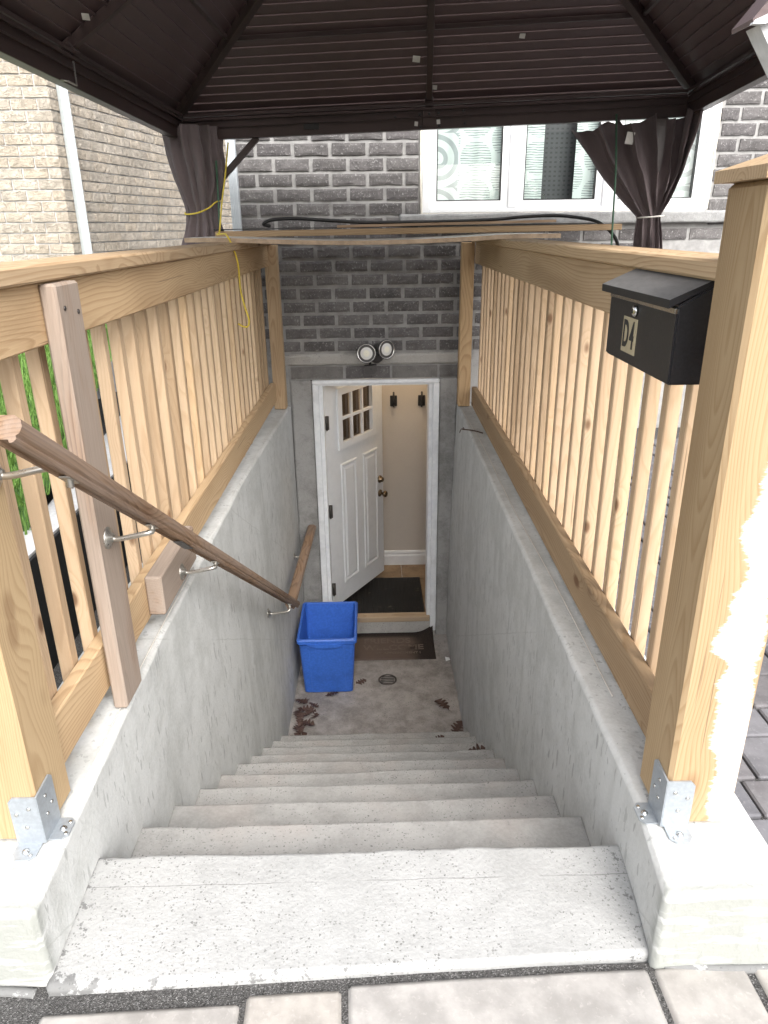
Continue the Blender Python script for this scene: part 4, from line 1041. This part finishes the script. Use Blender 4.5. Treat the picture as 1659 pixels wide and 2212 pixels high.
# inner ledges on the beams
def ledge(p, q, inn):
    for off, hh, th in ((.030, .105, .012), (.034, .128, .016), (.028, .062, .004)):
        bar('beam_trim', Vector(p)+inn*off+Vector((0, 0, hh-.05)), Vector(q)+inn*off+Vector((0, 0, hh-.05)), .014, th, 'brown_metal', gz, bev=.001)
ledge(Gp(.03, 0, .05), Gp(SW-.03, 0, .05), ey); ledge(Gp(0, .06, .05), Gp(0, TD-.06, .05), ex); ledge(Gp(SW, .06, .05), Gp(SW, TD-.06, .05), -ex)
for s_, t_ in ((.06, .04), (SW-.17, .0), (0, TD), (SW, TD)):
    p = Gp(s_, t_, 0); box('post', p.x-.045, p.x+.045, p.y-.045, p.y+.045, -.6 if s_ < .1 else -.06, p.z-.001, 'brown_metal', gz, .004)
    for h_ in (0,):
        pass
for i in range(4):   # eave fascia outside
    pass
OV, HE, HA = .14, .10, 1.06
cs, ct = SW/2, TD/2
def roofp(side, q, e):
    """q 0 eave .. 1 apex, e -1..1 along the side"""
    hs_, ht_ = (cs+OV)*(1-q), (ct+OV)*(1-q); h = HE+(HA-HE)*q
    if side == 'b': return Gp(cs+e*hs_, ct-ht_, h)
    if side == 'f': return Gp(cs-e*hs_, ct+ht_, h)
    if side == 'l': return Gp(cs-hs_, ct-e*ht_, h)
    return Gp(cs+hs_, ct+e*ht_, h)
NS = 30
for side in 'blrf':
    for i in range(NS):
        q0, q1 = i/NS, min((i+1)/NS+.002, .999)
        if side == 'f' and i > 0: continue
        if side == 'f': q0, q1 = 0, .999
        A, B, C_, D_ = roofp(side, q0, -1), roofp(side, q0, 1), roofp(side, q1, 1), roofp(side, q1, -1)
        n_ = (B-A).cross(D_-A).normalized()
        if n_.z < 0: n_ = -n_
        lo, hi = n_*-.004, n_*.010
        up_ = n_*.004
        vs = [A+lo, B+lo, C_+hi, D_+hi, A+lo+up_, B+lo+up_, C_+hi+up_, D_+hi+up_]
        # small standing lip along the lower edge
        m_ = (D_-A).normalized()*.009
        vs += [A+lo*3.2, B+lo*3.2, B+lo*3.2+m_, A+lo*3.2+m_, A+lo+m_, B+lo+m_]
        fs = [(0, 3, 2, 1), (4, 5, 6, 7), (0, 1, 5, 4), (1, 2, 6, 5), (2, 3, 7, 6), (3, 0, 4, 7), (8, 11, 10, 9), (8, 9, 1, 0), (11, 12, 13, 10)]
        link('roof_panel', mesh('roof_panel', vs, fs), gz, 'brown_panel')
apex = Gp(cs, ct, HA-.03)
for side, e in (('b', -1), ('b', 1), ('f', -1), ('f', 1)):
    p = roofp(side, .07, e)-Vector((0, 0, .035)); bar('hip_rafter', p, apex, .045, .05, 'brown_metal', gz)
for side in 'blr':
    p = roofp(side, .085, 0)-Vector((0, 0, .03)); q = apex
    bar('rafter', p, q, .035, .04, 'brown_metal', gz)
    bar('rafter_foot', roofp(side, .075, 0)-Vector((0, 0, .06)), roofp(side, .105, 0)-Vector((0, 0, .05)), .05, .05, 'brown_metal', gz)
    for e0, e1 in ((-1, -.02), (.02, 1)):
        bar('purlin', roofp(side, .345, e0)-Vector((0, 0, .02)), roofp(side, .345, e1)-Vector((0, 0, .02)), .022, .022, 'brown_metal', gz)
# back beam splice plates, bolts, stickers
bolt = lathe([(.008, 0), (.0075, .003), (.001, .004)], 10)
def gm(s, h, t=.0265):
    m = Matrix.Translation(Gp(s, t, h)) @ rotx; return m
box_c = Gp(cs, .028, .06)
link('splice_plate', box_me(.075, .006, .09, .002, 'brown_metal'), gz, 'brown_metal', loc=box_c)
for ds, h in ((-.055, .075), (.0, .078), (.055, .08), (-.20, .07), (.20, .085), (-.05, .012), (.06, .014), (.21, .02)):
    link('bolt', bolt, gz, 'black_plastic', mtx=gm(cs+ds, h, .030))
for ds, h, a in ((-.075, .03, .1), (.055, .035, -.1)):
    link('sticker', box_me(.020, .001, .024, 0, 'label_w'), gz, 'label_w', loc=Gp(cs+ds, .0275, h), rot=(0, a, 0))
link('vent_plate', box_me(.09, .004, .035, .001, 'black_plastic'), gz, 'black_plastic', loc=Gp(.80, .028, .045), rot=(0, .03, 0))
for side, q, e, s_ in (('b', .13, .02, .03), ('b', .30, .42, .03), ('b', .24, -.06, .04), ('l', .16, -.05, .03)):
    p = roofp(side, q, e)-Vector((0, 0, .02)); link('sticker', box_me(s_, .001, s_*.8, 0, 'label_w'), gz, 'label_w', loc=p, rot=(.6, .1, 0))
# corner braces and hanging hardware
bar('corner_brace', (-.945, 4.885, 1.69), (-.655, 4.868, 1.96), .03, .035, 'brown_metal', gz)
bar('corner_brace', (1.46, 4.70, 2.0), (1.66, 4.70, 1.78), .03, .035, 'brown_metal', gz)
p = Gp(.028, 1.55, .03)
link('hook_bracket', tube([p+Vector((.0, -.09, -.03)), p+Vector((.03, -.09, -.035)), p+Vector((.03, .0, -.035)), p+Vector((.03, .0, .05))], .004, 6, sub=1), gz, 'steel')

# curtains
def curtain_left():
    vs, fs = [], []; nt, nz = 150, 46
    for j in range(nz+1):
        z = 2.015-1.6*j/nz
        tie = math.exp(-((z-1.535)/.16)**2)
        top = max(0, (z-1.7)/.3)
        rx = .142-.052*tie+.008*top; ry = .13-.05*tie
        cx = -1.03+.012*math.sin(z*5)-.01*top; cy = 4.845
        for i in range(nt):
            a = 2*math.pi*i/nt
            fold = .17*math.sin(13*a+1.2*math.sin(z*2.2))+.09*math.sin(7*a+z*3)+.05*math.sin(23*a-z*2)
            k = 1+fold*(1-.45*tie)
            wv_ = .014*noise.noise(Vector((a*2, z*5, 1)))+.006*noise.noise(Vector((a*7, z*12, 4)))
            vs.append((cx+rx*k*math.cos(a)+wv_, cy+ry*k*math.sin(a)+wv_, z))
    for j in range(nz):
        for i in range(nt): fs.append((j*nt+i, j*nt+(i+1) % nt, (j+1)*nt+(i+1) % nt, (j+1)*nt+i))
    return mesh('curtain', vs, fs, True)
link('gazebo_curtain', curtain_left(), None, 'fabric', label='grey-brown gazebo curtain gathered at the left post with yellow rope', cat='curtain')
def interp(P, s):
    seg = [(P[i+1]-P[i]).length for i in range(len(P)-1)]; tot = sum(seg); d = s*tot
    for i, L_ in enumerate(seg):
        if d <= L_ or i == len(seg)-1: return P[i].lerp(P[i+1], min(1, d/L_))
        d -= L_
def curtain_right():
    top = [Vector((1.19, 4.665, 1.975)), Vector((1.62, 4.625, 2.03)), Vector((1.825, 4.60, 2.04)), Vector((1.845, 4.44, 2.06))]
    tie = [Vector((1.615, 4.60, 1.49)), Vector((1.68, 4.555, 1.475)), Vector((1.745, 4.60, 1.49))]
    bot = [Vector((1.60, 4.61, 1.0)), Vector((1.70, 4.53, 1.0)), Vector((1.83, 4.61, 1.0))]
    nt, nz = 190, 60; vs, fs = [], []
    for j in range(nz+1):
        v = j/nz
        for i in range(nt+1):
            s = i/nt
            T, Ti, B = interp(top, s), interp(tie, s), interp(bot, s)
            if v < .62:
                t = v/.62; e = t**.92
                p = T.lerp(Ti, e)
                sag = math.sin(math.pi*t)
                p.x -= .06*sag*(.5-s)
                amp = .048*(1-t)**.6*(.55+.45*math.sin(math.pi*s)) + .012
                p.z -= (.035*abs(math.sin(3.3*math.pi*s+.3)))*max(0, 1-t*6)
            else:
                t = (v-.62)/.38; p = Ti.lerp(B, t); amp = .014+.022*min(1, t*2); sag = 0
            ph = 2*math.pi*(6.2*s+.45*math.sin(5*s+2))+.9*math.sin(v*4+s*3)
            f = math.sin(ph)*(.7+.6*noise.noise(Vector((s*5, 2.2, v)))); f = math.copysign(abs(f)**.75, f)
            p.y -= amp*f+.25*amp*math.sin(2.3*ph+1)
            p.x += .35*amp*math.cos(ph)
            p += noise.noise_vector(Vector((s*9, v*5, 3)))*.012+noise.noise_vector(Vector((s*30, v*9, 7)))*.005
            vs.append(p)
    for j in range(nz):
        for i in range(nt): a = j*(nt+1)+i; fs.append((a, a+nt+1, a+nt+2, a+1))
    return mesh('curtain', vs, fs, True)
cr_ = link('gazebo_curtain', curtain_right(), None, 'fabric', label='grey-brown gazebo curtain tied in a V before the right window', cat='curtain')
link('care_label', box_me(.045, .001, .062, 0, 'label_w'), cr_, 'label_w', loc=(1.508, 4.575, 1.905), rot=(.1, .15, -.1))
link('curtain_tie', tube([(1.61, 4.60, 1.482), (1.64, 4.545, 1.484), (1.70, 4.53, 1.488), (1.75, 4.56, 1.491), (1.755, 4.62, 1.490), (1.68, 4.66, 1.487), (1.61, 4.62, 1.483)], .005, 6), None, 'rope_w', label='white cord tied round the right gazebo curtain', cat='cord')
link('yellow_rope', tube([(-1.12, 4.80, 1.545), (-1.10, 4.73, 1.535), (-1.03, 4.70, 1.540), (-.96, 4.71, 1.565), (-.92, 4.75, 1.60), (-.905, 4.82, 1.61)], .005, 6), None, 'rope_y', label='yellow rope wound round the left gazebo curtain', cat='rope')
link('yellow_rope', tube([(-.83, 4.84, 1.93), (-.845, 4.74, 1.75), (-.872, 4.70, 1.60), (-.882, 4.60, 1.44), (-.86, 4.40, 1.422), (-.80, 4.25, 1.425), (-.745, 4.06, 1.420), (-.715, 4.03, 1.37), (-.690, 4.02, 1.28), (-.688, 4.02, 1.15), (-.672, 4.02, 1.06), (-.655, 4.02, .99), (-.665, 4.02, .955), (-.69, 4.02, .955), (-.715, 4.02, .97)], .005, 6), None, 'rope_y', label='yellow string dangling from the boards over the left fence', cat='rope')
link('garden_stake', tube([(-.90, 4.78, 1.83), (-.915, 4.78, 1.40), (-.92, 4.78, 1.0)], .006, 8, sub=1), None, 'green_rod', label='thin green stake standing by the left gazebo curtain', cat='stake')
link('garden_stake', tube([(1.425, 4.60, 2.03), (1.44, 4.56, 1.75), (1.452, 4.54, 1.3), (1.455, 4.54, 1.0)], .006, 8, sub=1), None, 'green_rod', label='thin green stake standing before the right gazebo curtain', cat='stake')

# ------------------------------------------------------------------ boards lying across the fences
def sag_board(name, x0, x1, y0, y1, z0, z1, mat, sag, label, cat, edge=None, tilt=0):
    n = 40; vs, fs = [], []
    for i in range(n+1):
        x = x0+(x1-x0)*i/n; d = -sag*math.sin(math.pi*min(1, max(0, (x+.75)/1.5))) + (.010 if x < -.8 else 0)*(-(x+.8)) + tilt*(x-x0)
        vs += [(x, y0, z0+d), (x, y1, z0+d), (x, y1, z1+d), (x, y0, z1+d)]
    for i in range(n):
        a = 4*i
        fs += [(a, a+4, a+7, a+3), (a+3, a+7, a+6, a+2), (a+1, a+2, a+6, a+5), (a, a+1, a+5, a+4)]
    fs += [(0, 3, 2, 1), (4*n, 4*n+1, 4*n+2, 4*n+3)]
    me = mesh(name, vs, fs); o = link(name, me, None, mat, label=label, cat=cat)
    if edge:
        me.materials.append(M[edge])
        for p_ in me.polygons:
            if abs(p_.normal.z) < .5: p_.material_index = 1
    return o
sag_board('melamine_board', -.965, 1.02, 4.05, 4.80, 1.3845, 1.4065, 'melamine', .022, 'white melamine board with raw edge lying across both fences', 'board', 'particle')
box('plank', -.915, 1.53, 4.62, 4.71, 1.4085, 1.4435, 'wood_x', None, .003, label='long pale plank resting on the white board', cat='plank', rot=(0, -.006, 0))
box('black_sheet', -.93, 1.38, 4.66, 5.05, 1.4485, 1.4535, 'black_plastic', None, .001, label='thin black sheet lying on the pale plank', cat='sheet', rot=(0, -.004, 0))
box('wood_panel', -.185, 1.13, 4.62, 4.95, 1.4560, 1.471, M['panelwood'], None, .001, label='thin brown wood panel on top of the board stack', cat='panel', rot=(0, -.012, 0))
link('black_hose', tube([(-.62, 4.92, 1.463), (-.66, 4.90, 1.475), (-.60, 4.90, 1.50), (-.45, 4.9, 1.505), (-.25, 4.9, 1.492), (0, 4.98, 1.478), (.4, 5.0, 1.478), (.8, 5.0, 1.486), (1.0, 4.98, 1.50), (1.2, 4.96, 1.505), (1.36, 4.95, 1.49), (1.47, 4.9, 1.46), (1.56, 4.85, 1.38), (1.60, 4.85, 1.28), (1.61, 4.85, 1.1)], .011, 8), None, 'black_plastic', label='black hose coiled along the board stack under the window', cat='hose')

# ------------------------------------------------------------------ pale roofed panel at upper right, close to the viewer
aw = thing('porch_panel', (.50, .95, 1.62), 'pale panel with brown edging at the upper right corner', 'panel')
link('panel', prism([(.440, 1.6545), (.4745, 1.607), (.62, 1.58), (.62, 1.74)], 'y', .935, .965), aw, 'kerb')
link('edging', prism([(.4285, 1.6535), (.4275, 1.658), (.452, 1.688), (.63, 1.80), (.63, 1.742)], 'y', .925, .975), aw, 'brown_panel')
link('edging_lip', prism([(.4270, 1.6525), (.4290, 1.6565), (.466, 1.6715), (.466, 1.6655), (.441, 1.6525)], 'y', .922, .93), aw, 'kerb')

# ------------------------------------------------------------------ tree standing behind the viewer (seen mirrored in the middle pane)
tr_ = thing('leafy_tree', (3.6, -5.2, -.05), 'green leafy tree mirrored in the middle window pane', 'tree')
link('trunk', tube([(3.6, -5.2, -.05), (3.62, -5.15, 1.0), (3.55, -5.2, 2.2), (3.65, -5.25, 3.4)], .09, 10, rad=lambda t: .10*(1-.75*t)), tr_, 'leaf2')
rg = random.Random(31); vs, fs = [], []
for c in range(46):
    cx, cy, cz = 3.6+rg.gauss(0, .75), -5.2+rg.gauss(0, .75), 2.5+rg.gauss(0, .8)
    for _ in range(80):
        p = Vector((cx+rg.gauss(0, .2), cy+rg.gauss(0, .2), cz+rg.gauss(0, .16))); d = Vector((rg.gauss(0, 1), rg.gauss(0, 1), rg.gauss(0, .6))).normalized(); e_ = d.cross(Vector((rg.gauss(0, 1), rg.gauss(0, 1), rg.gauss(0, 1)))).normalized()
        n = len(vs); vs += [p-d*.06, p+e_*.025, p+d*.06, p-e_*.025]; fs.append((n, n+1, n+2, n+3))
link('crown', mesh('crown', vs, fs), tr_, 'grass')
